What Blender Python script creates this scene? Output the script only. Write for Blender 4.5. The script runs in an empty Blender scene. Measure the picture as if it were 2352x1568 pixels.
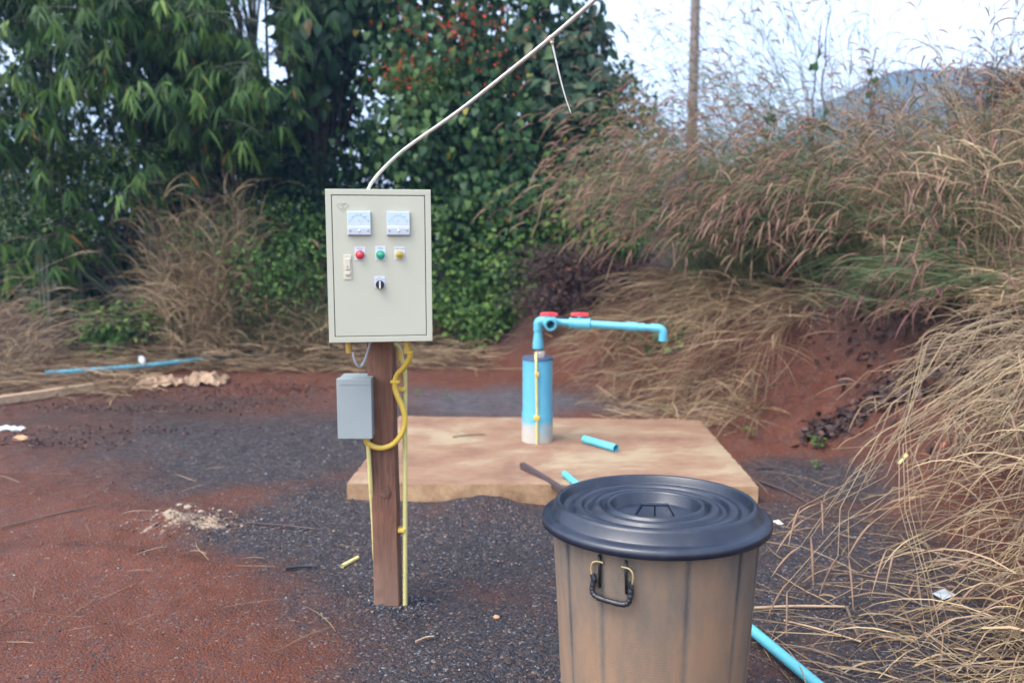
import bpy, bmesh, math, random
import numpy as np
from mathutils import Vector, Matrix

random.seed(7)
rng = np.random.default_rng(11)
S = bpy.context.scene
R = math.radians

# ------------------------------------------------------------------ camera, world, sun, exposure
F = 1900.0                      # focal length in units of a 2352 wide frame
PITCH = R(7.32)
CAMZ = 1.4
cam_d = bpy.data.cameras.new('camera')
cam_d.sensor_width = 36.0
cam_d.lens = 36.0 * F / 2352.0
cam_d.clip_start = 0.05
cam_d.clip_end = 2000
cam_d.dof.use_dof = True
cam_d.dof.focus_distance = 2.35
cam_d.dof.aperture_fstop = 2.5
cam = bpy.data.objects.new('camera', cam_d)
S.collection.objects.link(cam)
cam.location = (0, 0, CAMZ)
cam.rotation_euler = (math.pi / 2 - PITCH, 0, 0)
S.camera = cam

SUN_EL, SUN_AZ = R(60), R(238)          # azimuth clockwise from +Y (high, behind the camera to the left, veiled by cloud)
w = bpy.data.worlds.new('World')
S.world = w
w.use_nodes = True
nt = w.node_tree
nt.nodes.clear()
sky = nt.nodes.new('ShaderNodeTexSky')
sky.sky_type = 'NISHITA'
sky.sun_disc = False
sky.sun_elevation = SUN_EL
sky.sun_rotation = SUN_AZ
sky.altitude = 0
sky.air_density = 1.0
sky.dust_density = 3.0
sky.ozone_density = 1.0
hsv = nt.nodes.new('ShaderNodeHueSaturation')
hsv.inputs['Saturation'].default_value = 0.62
bg = nt.nodes.new('ShaderNodeBackground')
bg.inputs['Strength'].default_value = 0.15
out = nt.nodes.new('ShaderNodeOutputWorld')
nt.links.new(sky.outputs[0], hsv.inputs['Color'])
nt.links.new(hsv.outputs[0], bg.inputs[0])
nt.links.new(bg.outputs[0], out.inputs[0])

sun_d = bpy.data.lights.new('sun', 'SUN')
sun_d.energy = 0.5
sun_d.angle = R(40)
sun_d.color = (1.0, 0.97, 0.92)
sun = bpy.data.objects.new('sun', sun_d)
S.collection.objects.link(sun)
sdir = Vector((math.sin(SUN_AZ) * math.cos(SUN_EL), math.cos(SUN_AZ) * math.cos(SUN_EL), math.sin(SUN_EL)))
sun.rotation_euler = sdir.to_track_quat('Z', 'Y').to_euler()

S.view_settings.view_transform = 'Standard'
S.view_settings.look = 'None'
S.view_settings.exposure = 2.05
S.view_settings.gamma = 1
S.view_settings.use_curve_mapping = False
S.cycles.use_denoising = True
S.cycles.max_bounces = 6
S.cycles.diffuse_bounces = 3
S.cycles.glossy_bounces = 3
S.cycles.transmission_bounces = 4
S.cycles.volume_bounces = 0
S.cycles.transparent_max_bounces = 8
S.cycles.use_adaptive_sampling = True

# ------------------------------------------------------------------ view geometry (photograph measures -> places)
cp, sp = math.cos(PITCH), math.sin(PITCH)
def ray(px, py):
    u, v = (px - 1176) / F, (784 - py) / F
    return np.array([u, cp + v * sp, -sp + v * cp])
def P(px, py, D):
    r = ray(px, py)
    return np.array([0, 0, CAMZ]) + r * (D / r[1])
def G(px, py, z=0.0):
    r = ray(px, py)
    return np.array([0, 0, CAMZ]) + r * ((z - CAMZ) / r[2])
def proj(Q):
    Q = np.asarray(Q, float)
    d = Q - np.array([0, 0, CAMZ])
    dep = d[..., 1] * cp - d[..., 2] * sp
    up = d[..., 1] * sp + d[..., 2] * cp
    dep = np.where(np.abs(dep) < 1e-3, 1e-3, dep)
    return 1176 + F * d[..., 0] / dep, 784 - F * up / dep

# ------------------------------------------------------------------ numpy noise
_perm = rng.random((256, 256))
def vnoise(x, y):
    xi, yi = np.floor(x).astype(int), np.floor(y).astype(int)
    xf, yf = x - xi, y - yi
    xf, yf = xf * xf * (3 - 2 * xf), yf * yf * (3 - 2 * yf)
    a = _perm[xi & 255, yi & 255]; b = _perm[(xi + 1) & 255, yi & 255]
    c = _perm[xi & 255, (yi + 1) & 255]; d = _perm[(xi + 1) & 255, (yi + 1) & 255]
    return (a * (1 - xf) + b * xf) * (1 - yf) + (c * (1 - xf) + d * xf) * yf
def fbm(x, y, o=4):
    s, a, t = 0, 1, 0
    for i in range(o):
        s = s + a * (vnoise(x * 2 ** i + 17.3 * i, y * 2 ** i + 5.1 * i) - .5)
        t += a; a *= .5
    return s / t * 2
def ss(a, b, x):
    t = np.clip((x - a) / (b - a), 0, 1)
    return t * t * (3 - 2 * t)

# ------------------------------------------------------------------ terrain
FOOT = np.array([(1.75, -6), (1.62, 0.5), (1.62, 2.0), (1.68, 2.7), (1.89, 3.4), (2.0, 4.4), (1.86, 5.2), (1.51, 6.1), (.85, 7.1), (.35, 8.3),
                 (-.6, 8.9), (-2.2, 9.6), (-3.8, 9.3), (-5, 8.4), (-7, 8.0), (-30, 8.0)], float)
def signed(x, y):
    x = np.asarray(x, float); y = np.asarray(y, float)
    best = np.full(x.shape, 1e9)
    for (ax, ay), (bx, by) in zip(FOOT[:-1], FOOT[1:]):
        dx, dy = bx - ax, by - ay
        t = np.clip(((x - ax) * dx + (y - ay) * dy) / (dx * dx + dy * dy), 0, 1)
        best = np.minimum(best, np.hypot(x - ax - t * dx, y - ay - t * dy))
    inside = np.zeros(x.shape, bool)
    poly = list(map(tuple, FOOT)) + [(-30, 900), (900, 900), (900, -6)]
    for (ax, ay), (bx, by) in zip(poly, poly[1:] + poly[:1]):
        if ay == by: continue
        c = ((ay > y) != (by > y)) & (x < (bx - ax) * (y - ay) / (by - ay) + ax)
        inside ^= c
    return np.where(inside, best, -best)
slabc = [G(798, 1107, .1), G(1742, 1115, .1), G(1607, 962, .1), G(917, 953, .1)]
def H(x, y):
    x = np.asarray(x, float); y = np.asarray(y, float)
    wob = .16 * fbm(x * .9 + 3, y * .9, 3)
    s = signed(x, y) + wob
    wr = ss(-.6, 1.0, x)
    far = 1 - ss(16, 40, s)
    hb = wr * (1.02 * ss(-.05, 1.15, s) + .45 * ss(.9, 4, s)) + (1 - wr) * (.55 * ss(0, 3, s))
    hb = hb * far
    # erosion gullies on the bank face
    face = ss(0, .3, s) * (1 - ss(1.0, 1.8, s)) * wr
    hb = hb + face * (.14 * fbm(x * 2.2 + 9, y * 2.2, 4) - .03)
    g = .035 * fbm(x * .8, y * .8, 3) + .012 * fbm(x * 4, y * 4, 4) + .007 * fbm(x * 14, y * 14, 3)
    # gravel heaped against the front of the slab
    g = g + .10 * np.exp(-(((x + .16) / .24) ** 2 + ((y - 4.08) / .17) ** 2)) + .06 * np.exp(-(((x - .35) / .3) ** 2 + ((y - 3.95) / .15) ** 2))
    g = g + .010 * np.maximum(0, fbm(x * 7 + 50, y * 7, 3) - .12) * 2 + .02 * np.maximum(0, fbm(x * 2.6 + 70, y * 4.2, 4) - .15)
    g = g + .016 * np.exp(-((x + .46) ** 2 + (y - 2.99) ** 2) / .012)
    g = g + .05 * np.exp(-(((x + .85) / .3) ** 2 + ((y - 4.25) / .25) ** 2)) * 0.5
    # low ridge of red earth in the left foreground, lumps of pale rock
    g = g + .04 * np.exp(-((y - 3.35 - .12 * np.sin(x * 2.3)) / .11) ** 2) * ss(-2.6, -1.9, x) * (1 - ss(-1.35, -1.0, x))
    g = g + .05 * np.exp(-(((x + 1.55) / .3) ** 2 + ((y - 3.85) / .16) ** 2)) * (1 + 1.2 * fbm(x * 9, y * 9, 2))
    # keep level under post, bin and slab
    def flat(cx, cy, r0, r1): return ss(r0, r1, np.hypot(x - cx, y - cy))
    insl = (1 - ss(0, .12, np.maximum(np.maximum(-1.02 - x, x - 1.35), np.maximum(4.3 - y, y - 5.95)))) 
    g = np.where(insl > 0, g * (1 - insl * .8) - .01 * insl, g)
    return g + hb
def Hs(x, y): return float(H(np.array([x]), np.array([y]))[0])

# ------------------------------------------------------------------ materials
def mat(name, build, disp=False):
    m = bpy.data.materials.new(name); m.use_nodes = True
    n = m.node_tree.nodes; l = m.node_tree.links
    b = n['Principled BSDF']
    build(n, l, b)
    return m
def N(n, t, **kw):
    x = n.new(t)
    for k, v in kw.items():
        if k.startswith('i_'): x.inputs[k[2:]].default_value = v
        else: setattr(x, k, v)
    return x
def ramp(n, cols):
    r = n.new('ShaderNodeValToRGB'); e = r.color_ramp.elements
    e[0].position, e[0].color = cols[0][0], (*cols[0][1], 1)
    e[1].position, e[1].color = cols[-1][0], (*cols[-1][1], 1)
    for p, c in cols[1:-1]:
        k = e.new(p); k.color = (*c, 1)
    return r
def noise(n, l, scale, detail=4, rough=.55, coord='Object', stretch=None, dist=0):
    tc = n.new('ShaderNodeTexCoord')
    src = tc.outputs[coord]
    if stretch:
        mp = n.new('ShaderNodeMapping'); mp.inputs['Scale'].default_value = stretch
        l.new(src, mp.inputs[0]); src = mp.outputs[0]
    t = N(n, 'ShaderNodeTexNoise'); t.inputs['Scale'].default_value = scale
    t.inputs['Detail'].default_value = detail; t.inputs['Roughness'].default_value = rough
    t.inputs['Distortion'].default_value = dist
    l.new(src, t.inputs[0]); return t
def bump(n, l, b, src, dist=.002, strength=.6):
    bp = n.new('ShaderNodeBump'); bp.inputs['Distance'].default_value = dist; bp.inputs['Strength'].default_value = strength
    l.new(src, bp.inputs['Height']); l.new(bp.outputs[0], b.inputs['Normal']); return bp
def mixc(n, l, fac, a, b_):
    m = n.new('ShaderNodeMix'); m.data_type = 'RGBA'
    for i, v in ((0, fac), (6, a), (7, b_)):
        if hasattr(v, 'is_output'): l.new(v, m.inputs[i])
        elif i == 0: m.inputs[0].default_value = v
        else: m.inputs[i].default_value = (*v, 1)
    return m.outputs[2]

def simple(name, col, rough=.5, metal=0, var=.12, scale=30, bmp=0, spec=.5, stretch=None, dirt=None, dirtscale=6, dirtlo=.5, dirthi=.7):
    def bld(n, l, b):
        t = noise(n, l, scale, 5, .6, stretch=stretch)
        lo = tuple(max(0, c * (1 - var)) for c in col); hi = tuple(min(1, c * (1 + var)) for c in col)
        r = ramp(n, [(.3, lo), (.7, hi)]); l.new(t.outputs[0], r.inputs[0])
        c = r.outputs[0]
        if dirt:
            t2 = noise(n, l, dirtscale, 6, .7)
            r2 = ramp(n, [(dirtlo, (0, 0, 0)), (dirthi, (1, 1, 1))]); l.new(t2.outputs[0], r2.inputs[0])
            c = mixc(n, l, r2.outputs[0], c, dirt)
        l.new(c, b.inputs['Base Color'])
        b.inputs['Roughness'].default_value = rough; b.inputs['Metallic'].default_value = metal
        b.inputs['Specular IOR Level'].default_value = spec
        if bmp: bump(n, l, b, t.outputs[0], bmp)
    return mat(name, bld)

def leafmat(name, cols, rough=.5, trans=.25, spec=.4):
    def bld(n, l, b):
        a = N(n, 'ShaderNodeAttribute', attribute_name='var')
        r = ramp(n, cols); l.new(a.outputs['Fac'], r.inputs[0])
        l.new(r.outputs[0], b.inputs['Base Color'])
        b.inputs['Roughness'].default_value = rough
        b.inputs['Specular IOR Level'].default_value = spec
        if trans:
            t = n.new('ShaderNodeBsdfTranslucent'); l.new(r.outputs[0], t.inputs[0])
            mx = n.new('ShaderNodeMixShader'); mx.inputs[0].default_value = trans
            l.new(b.outputs[0], mx.inputs[1]); l.new(t.outputs[0], mx.inputs[2])
            l.new(mx.outputs[0], n['Material Output'].inputs[0])
    return mat(name, bld)

M = {}
M['bamboo_leaf'] = leafmat('bamboo_leaf', [(0, (.015, .042, .014)), (.45, (.042, .105, .024)), (.8, (.105, .19, .034)), (.93, (.17, .25, .045)), (.96, (.40, .18, .04)), (1, (.45, .2, .05))], .5, .3, .25)
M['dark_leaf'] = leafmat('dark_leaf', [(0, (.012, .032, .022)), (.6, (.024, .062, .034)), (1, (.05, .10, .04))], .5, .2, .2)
M['vine_leaf'] = leafmat('vine_leaf', [(0, (.014, .044, .018)), (.5, (.036, .098, .030)), (.9, (.10, .18, .045)), (.96, (.38, .32, .05)), (1, (.38, .2, .05))], .5, .25, .25)
M['broad_leaf'] = leafmat('broad_leaf', [(0, (.025, .055, .034)), (.6, (.045, .10, .052)), (.92, (.09, .15, .06)), (1, (.18, .09, .05))], .45, .25, .3)
M['shrub_leaf'] = leafmat('shrub_leaf', [(0, (.022, .060, .020)), (.5, (.062, .135, .032)), (.85, (.14, .24, .05)), (1, (.20, .28, .08))], .5, .3, .2)
M['pale_flower'] = leafmat('pale_flower', [(0, (.25, .35, .2)), (1, (.5, .55, .4))], .7)
M['red_flower'] = leafmat('red_flower', [(0, (.55, .05, .03)), (1, (.75, .12, .06))], .6)
M['dead_leaf'] = leafmat('dead_leaf', [(0, (.035, .022, .022)), (.6, (.075, .042, .036)), (.9, (.14, .075, .055)), (1, (.28, .1, .05))], .7, .1)
M['straw'] = leafmat('straw', [(0, (.085, .055, .036)), (.4, (.20, .135, .078)), (.8, (.32, .225, .125)), (1, (.42, .32, .18))], .6, .15)
M['stem_straw'] = leafmat('stem_straw', [(0, (.12, .085, .055)), (.5, (.25, .185, .11)), (1, (.41, .32, .19))], .45, .1)
M['grass_stem'] = leafmat('grass_stem', [(0, (.07, .12, .05)), (.35, (.13, .18, .08)), (.6, (.22, .2, .10)), (1, (.33, .24, .13))], .6, .2)
M['grass_blade'] = leafmat('grass_blade', [(0, (.05, .085, .034)), (.45, (.11, .15, .06)), (.7, (.20, .185, .09)), (1, (.36, .26, .13))], .55, .3)
M['plume'] = leafmat('plume', [(0, (.20, .09, .10)), (.4, (.31, .18, .14)), (1, (.44, .31, .21))], .9, .4, .1)
M['stone'] = leafmat('stone', [(0, (.014, .017, .023)), (.5, (.031, .036, .047)), (.80, (.058, .062, .074)), (.86, (.10, .05, .035)), (.93, (.17, .105, .075)), (.985, (.26, .26, .26)), (1, (.45, .45, .45))], .35, 0, .5)

# ground: red earth, slate gravel, grey silt, dark wet humus
def gm(n, l, b):
    def at(nm): return N(n, 'ShaderNodeAttribute', attribute_name=nm).outputs['Fac']
    big = noise(n, l, 1.6, 6, .6); mid = noise(n, l, 9, 6, .65); fine = noise(n, l, 70, 5, .7)
    r1 = ramp(n, [(.3, (.064, .020, .011)), (.5, (.122, .037, .019)), (.7, (.180, .063, .034))]); l.new(mid.outputs[0], r1.inputs[0])
    r2 = ramp(n, [(.35, (.060, .026, .018)), (.62, (.20, .058, .027))]); l.new(big.outputs[0], r2.inputs[0])
    c = mixc(n, l, .45, r1.outputs[0], r2.outputs[0])
    # gravel colour: many tiny stones
    vo = N(n, 'ShaderNodeTexVoronoi'); vo.inputs['Scale'].default_value = 105
    tc = n.new('ShaderNodeTexCoord'); l.new(tc.outputs['Object'], vo.inputs[0])
    sep = n.new('ShaderNodeSeparateColor'); l.new(vo.outputs['Color'], sep.inputs[0])
    rg = ramp(n, [(0, (.012, .014, .019)), (.5, (.026, .030, .039)), (.75, (.046, .049, .060)), (.88, (.065, .036, .027)), (.96, (.10, .07, .055)), (1, (.20, .21, .225))])
    l.new(sep.outputs[0], rg.inputs[0])
    gmul = n.new('ShaderNodeMath'); gmul.operation = 'MULTIPLY_ADD'
    fx = n.new('ShaderNodeMath'); fx.operation = 'MULTIPLY_ADD'; l.new(fine.outputs[0], fx.inputs[0]); fx.inputs[1].default_value = 1.8; fx.inputs[2].default_value = -.97
    l.new(mid.outputs[0], gmul.inputs[0]); gmul.inputs[1].default_value = 1.25; l.new(at('gravel'), gmul.inputs[2])
    ad = n.new('ShaderNodeMath'); l.new(gmul.outputs[0], ad.inputs[0]); l.new(fx.outputs[0], ad.inputs[1])
    gr = ramp(n, [(.50, (0, 0, 0)), (1.0, (.88, .88, .88))]); l.new(ad.outputs[0], gr.inputs[0])
    c = mixc(n, l, at('dark'), c, (.036, .026, .023))
    c = mixc(n, l, at('silt'), c, (.085, .085, .098))
    # muddy margins between the earth and the gravel
    mg = n.new('ShaderNodeMath'); mg.operation = 'MULTIPLY_ADD'; l.new(big.outputs[0], mg.inputs[0]); mg.inputs[1].default_value = 1.2; l.new(at('gravel'), mg.inputs[2])
    mr = ramp(n, [(.55, (0, 0, 0)), (1.0, (.85, .85, .85))]); l.new(mg.outputs[0], mr.inputs[0])
    c = mixc(n, l, mr.outputs[0], c, (.050, .033, .029))
    c = mixc(n, l, gr.outputs[0], c, rg.outputs[0])
    # crumbs scattered over the bare earth
    vo2 = N(n, 'ShaderNodeTexVoronoi'); vo2.inputs['Scale'].default_value = 120; l.new(tc.outputs['Object'], vo2.inputs[0])
    sp2 = n.new('ShaderNodeSeparateColor'); l.new(vo2.outputs['Color'], sp2.inputs[0])
    rr = ramp(n, [(.84, (0, 0, 0)), (.88, (.6, .6, .6))]); l.new(sp2.outputs[1], rr.inputs[0])
    rc = ramp(n, [(0, (.03, .03, .036)), (.7, (.07, .055, .05)), (1, (.26, .19, .15))]); l.new(sp2.outputs[0], rc.inputs[0])
    c = mixc(n, l, rr.outputs[0], c, rc.outputs[0])
    pal = at('pale'); pm = n.new('ShaderNodeMath'); pm.operation = 'MULTIPLY_ADD'; l.new(mid.outputs[0], pm.inputs[0]); pm.inputs[1].default_value = 1.6; l.new(pal, pm.inputs[2])
    pr = ramp(n, [(1.0, (0, 0, 0)), (1.0, (1, 1, 1))]); pr.color_ramp.elements[0].position = .93
    pm2 = n.new('ShaderNodeMath'); pm2.operation = 'MULTIPLY'; pm2.inputs[1].default_value = .62; l.new(pm.outputs[0], pm2.inputs[0]); l.new(pm2.outputs[0], pr.inputs[0])
    prr = ramp(n, [(.38, (.20, .13, .08)), (.62, (.42, .34, .25))]); l.new(fine.outputs[0], prr.inputs[0])
    c = mixc(n, l, pr.outputs[0], c, prr.outputs[0])
    l.new(c, b.inputs['Base Color'])
    rgh = ramp(n, [(.35, (.5, .5, .5)), (.7, (.85, .85, .85))]); l.new(mid.outputs[0], rgh.inputs[0]); l.new(rgh.outputs[0], b.inputs['Roughness'])
    b.inputs['Specular IOR Level'].default_value = .18
    h1 = n.new('ShaderNodeMath'); h1.operation = 'MULTIPLY_ADD'; l.new(vo.outputs['Distance'], h1.inputs[0]); h1.inputs[1].default_value = -.5; l.new(fine.outputs[0], h1.inputs[2])
    bump(n, l, b, h1.outputs[0], .012, 1.0)
M['ground'] = mat('ground', gm)

def concrete(n, l, b):
    t = noise(n, l, 1.7, 9, .68, stretch=(.8, 1.3, 1), dist=.35); t2 = noise(n, l, 6.5, 9, .75, stretch=(.9, 1.2, 1), dist=.2); t3 = noise(n, l, 60, 4, .6)
    r = ramp(n, [(.40, (.15, .07, .045)), (.47, (.22, .115, .070)), (.52, (.235, .143, .088)), (.60, (.33, .27, .17))]); l.new(t.outputs[0], r.inputs[0])
    r2 = ramp(n, [(.35, (.17, .08, .055)), (.55, (.235, .165, .095)), (.72, (.28, .23, .17))]); l.new(t2.outputs[0], r2.inputs[0])
    c = mixc(n, l, .45, r.outputs[0], r2.outputs[0])
    # side faces: ochre, stained
    g = n.new('ShaderNodeNewGeometry'); s = n.new('ShaderNodeSeparateXYZ'); l.new(g.outputs['Normal'], s.inputs[0])
    sr = ramp(n, [(.3, (1, 1, 1)), (.8, (0, 0, 0))]); l.new(s.outputs[2], sr.inputs[0])
    r4 = ramp(n, [(.35, (.22, .12, .06)), (.6, (.42, .27, .15))]); l.new(t2.outputs[0], r4.inputs[0])
    c = mixc(n, l, sr.outputs[0], c, r4.outputs[0])
    sp3 = ramp(n, [(.64, (0, 0, 0)), (.70, (.6, .6, .6))]); t4 = noise(n, l, 55, 5, .7); l.new(t4.outputs[0], sp3.inputs[0])
    c = mixc(n, l, sp3.outputs[0], c, (.11, .075, .06))
    l.new(c, b.inputs['Base Color']); b.inputs['Roughness'].default_value = .75
    bump(n, l, b, t2.outputs[0], .006, .6)
M['concrete'] = mat('concrete', concrete)

def wood(n, l, b):
    t = noise(n, l, 14, 8, .7, stretch=(5, 5, .35), dist=.8); t2 = noise(n, l, 5, 5, .6, stretch=(1, 1, .5)); t3 = noise(n, l, 90, 4, .7, stretch=(3, 3, .12))
    r = ramp(n, [(.3, (.045, .020, .014)), (.5, (.165, .070, .042)), (.7, (.26, .125, .075))]); l.new(t.outputs[0], r.inputs[0])
    r2 = ramp(n, [(.38, (.06, .028, .019)), (.62, (.23, .11, .066))]); l.new(t2.outputs[0], r2.inputs[0])
    c = mixc(n, l, .4, r.outputs[0], r2.outputs[0])
    tc = n.new('ShaderNodeTexCoord'); s = n.new('ShaderNodeSeparateXYZ'); l.new(tc.outputs['Object'], s.inputs[0])
    md = ramp(n, [(.05, (.85, .85, .85)), (.34, (0, 0, 0))]); l.new(s.outputs[2], md.inputs[0])
    c = mixc(n, l, md.outputs[0], c, (.20, .12, .088))
    l.new(c, b.inputs['Base Color']); b.inputs['Roughness'].default_value = .7
    bump(n, l, b, t3.outputs[0], .003, .8)
M['post_wood'] = mat('post_wood', wood)
M['dark_wood'] = simple('dark_wood', (.06, .04, .04), .6, var=.4, scale=12, stretch=(1, 8, 8), bmp=.002)
M['plank_wood'] = simple('plank_wood', (.36, .25, .16), .75, var=.35, scale=9, stretch=(.5, 6, 6), bmp=.003)

M['panel_paint'] = simple('panel_paint', (.425, .43, .345), .42, var=.025, scale=6, bmp=.0002, spec=.4, dirt=(.38, .35, .26), dirtlo=.70, dirthi=.9, dirtscale=9)
M['gap_black'] = simple('gap_black', (.03, .035, .03), .8)
M['lock_cream'] = simple('lock_cream', (.52, .48, .39), .4, var=.03)
M['meter_face'] = simple('meter_face', (.44, .55, .62), .35, var=.02)
M['meter_case'] = simple('meter_case', (.40, .45, .50), .3, var=.03)
M['white_plate'] = simple('white_plate', (.52, .55, .63), .4, var=.02)
M['ink'] = simple('ink', (.09, .12, .19), .7)
M['ink_pale'] = simple('ink_pale', (.12, .19, .28), .7)
M['needle'] = simple('needle', (.55, .35, .4), .5)
M['screw'] = simple('screw', (.3, .32, .35), .3, metal=.7)
M['white_knob'] = simple('white_knob', (.58, .60, .60), .35, var=.02)
def lens(name, col, dark):
    def bld(n, l, b):
        tc = n.new('ShaderNodeTexCoord'); vo = n.new('ShaderNodeTexVoronoi'); vo.inputs['Scale'].default_value = 230
        l.new(tc.outputs['Object'], vo.inputs[0]); s = n.new('ShaderNodeSeparateColor'); l.new(vo.outputs['Color'], s.inputs[0])
        r = ramp(n, [(0, dark), (1, col)]); l.new(s.outputs[0], r.inputs[0]); l.new(r.outputs[0], b.inputs['Base Color'])
        b.inputs['Roughness'].default_value = .15; b.inputs['Coat Weight'].default_value = .6
        bump(n, l, b, vo.outputs['Distance'], .001)
    return mat(name, bld)
M['lens_red'] = lens('lens_red', (.75, .05, .06), (.25, .02, .03))
M['lens_green'] = lens('lens_green', (.03, .36, .22), (.02, .22, .14))
M['lens_yellow'] = lens('lens_yellow', (.42, .34, .06), (.22, .19, .05))
M['bezel_red'] = simple('bezel_red', (.45, .05, .06), .25)
M['bezel_green'] = simple('bezel_green', (.03, .34, .2), .25)
M['bezel_yellow'] = simple('bezel_yellow', (.62, .48, .10), .25)
M['black_plastic'] = simple('black_plastic', (.012, .014, .019), .35, var=.2)
M['grey_paint'] = simple('grey_paint', (.25, .29, .295), .4, var=.04, scale=8, dirt=(.25, .16, .12), dirtlo=.68, dirthi=.8, dirtscale=11)
M['yellow_conduit'] = simple('yellow_conduit', (.62, .42, .065), .42, var=.08, scale=12)
M['pale_yellow'] = simple('pale_yellow', (.55, .50, .20), .45, var=.1, scale=10, dirt=(.35, .25, .14), dirtlo=.6, dirthi=.75, dirtscale=14)
M['gland_yellow'] = simple('gland_yellow', (.58, .40, .09), .45)
M['grey_wire'] = simple('grey_wire', (.45, .47, .52), .5)
M['white_cable'] = simple('white_cable', (.55, .54, .50), .5, var=.2, scale=40)
M['blue_pvc'] = simple('blue_pvc', (.10, .39, .50), .35, var=.06, scale=8, dirt=(.22, .42, .45), dirtlo=.62, dirthi=.8, dirtscale=10)
M['pvc_inside'] = simple('pvc_inside', (.03, .12, .15), .6)
M['blue_pipe_long'] = simple('blue_pipe_long', (.085, .36, .43), .4, var=.08, scale=15, dirt=(.2, .36, .36), dirtlo=.56, dirthi=.75, dirtscale=18)
M['red_plastic'] = simple('red_plastic', (.72, .035, .05), .35, var=.06)
M['steel'] = simple('steel', (.38, .33, .28), .55, metal=.4, var=.3, scale=60)
M['tape'] = simple('tape', (.5, .43, .36), .7, var=.2)
def casing(n, l, b):
    t = noise(n, l, 7, 7, .7); tc = n.new('ShaderNodeTexCoord'); s = n.new('ShaderNodeSeparateXYZ'); l.new(tc.outputs['Object'], s.inputs[0])
    r = ramp(n, [(.35, (.09, .34, .50)), (.7, (.12, .42, .54))]); l.new(noise(n, l, 3, 3, .5, stretch=(1, 1, .4)).outputs[0], r.inputs[0])
    ma = n.new('ShaderNodeMath'); ma.operation = 'MULTIPLY_ADD'; l.new(t.outputs[0], ma.inputs[0]); ma.inputs[1].default_value = .35; l.new(s.outputs[2], ma.inputs[2])
    k = ramp(n, [(.245, (.9, .9, .9)), (.31, (0, 0, 0))]); l.new(ma.outputs[0], k.inputs[0])
    c = mixc(n, l, k.outputs[0], r.outputs[0], (.46, .40, .33))
    t5 = noise(n, l, 22, 4, .6); sp_ = ramp(n, [(.66, (0, 0, 0)), (.7, (1, 1, 1))]); l.new(t5.outputs[0], sp_.inputs[0])
    lo = ramp(n, [(.2, (1, 1, 1)), (.4, (0, 0, 0))]); l.new(s.outputs[2], lo.inputs[0])
    mm = n.new('ShaderNodeMath'); mm.operation = 'MULTIPLY'; l.new(sp_.outputs[0], mm.inputs[0]); l.new(lo.outputs[0], mm.inputs[1])
    c = mixc(n, l, mm.outputs[0], c, (.48, .33, .25))
    l.new(c, b.inputs['Base Color']); b.inputs['Roughness'].default_value = .42
M['casing'] = mat('casing', casing)
def binbody(n, l, b):
    tc = n.new('ShaderNodeTexCoord')
    t = noise(n, l, 5, 7, .7, stretch=(1, 1, .45)); t2 = noise(n, l, 16, 6, .7, stretch=(1, 1, .16)); t3 = noise(n, l, 300, 3, .6)
    s = n.new('ShaderNodeSeparateXYZ'); l.new(tc.outputs['Object'], s.inputs[0])
    a = N(n, 'ShaderNodeAttribute', attribute_name='rib')
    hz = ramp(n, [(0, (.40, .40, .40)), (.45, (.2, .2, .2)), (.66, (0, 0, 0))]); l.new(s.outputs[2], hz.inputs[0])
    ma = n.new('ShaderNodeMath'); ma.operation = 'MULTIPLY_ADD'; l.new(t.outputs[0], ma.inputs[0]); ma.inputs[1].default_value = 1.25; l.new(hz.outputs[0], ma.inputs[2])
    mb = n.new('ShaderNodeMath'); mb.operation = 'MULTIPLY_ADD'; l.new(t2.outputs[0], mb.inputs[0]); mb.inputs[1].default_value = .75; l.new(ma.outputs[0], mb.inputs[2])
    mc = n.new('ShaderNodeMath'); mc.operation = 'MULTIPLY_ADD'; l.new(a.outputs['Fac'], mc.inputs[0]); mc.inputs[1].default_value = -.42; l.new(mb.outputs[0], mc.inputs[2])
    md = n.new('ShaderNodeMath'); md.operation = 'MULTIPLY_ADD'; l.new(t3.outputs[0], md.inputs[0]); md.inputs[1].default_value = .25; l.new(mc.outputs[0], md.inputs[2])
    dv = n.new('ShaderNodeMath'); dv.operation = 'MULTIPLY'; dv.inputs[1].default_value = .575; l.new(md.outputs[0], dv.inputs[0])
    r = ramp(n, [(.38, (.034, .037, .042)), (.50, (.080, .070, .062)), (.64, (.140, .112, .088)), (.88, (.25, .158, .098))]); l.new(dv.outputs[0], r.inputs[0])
    l.new(r.outputs[0], b.inputs['Base Color']); b.inputs['Roughness'].default_value = .62
    wv = n.new('ShaderNodeTexWave'); wv.wave_type = 'BANDS'; wv.bands_direction = 'Z'; wv.inputs['Scale'].default_value = 45; wv.inputs['Distortion'].default_value = 1.5; wv.inputs['Detail'].default_value = 3; wv.inputs['Detail Scale'].default_value = 6
    l.new(tc.outputs['Object'], wv.inputs[0])
    ms = n.new('ShaderNodeMath'); ms.operation = 'MULTIPLY_ADD'; l.new(wv.outputs[0], ms.inputs[0]); ms.inputs[1].default_value = .14; l.new(t3.outputs[0], ms.inputs[2])
    bump(n, l, b, ms.outputs[0], .0012, .7)
M['bin_body'] = mat('bin_body', binbody)
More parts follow.
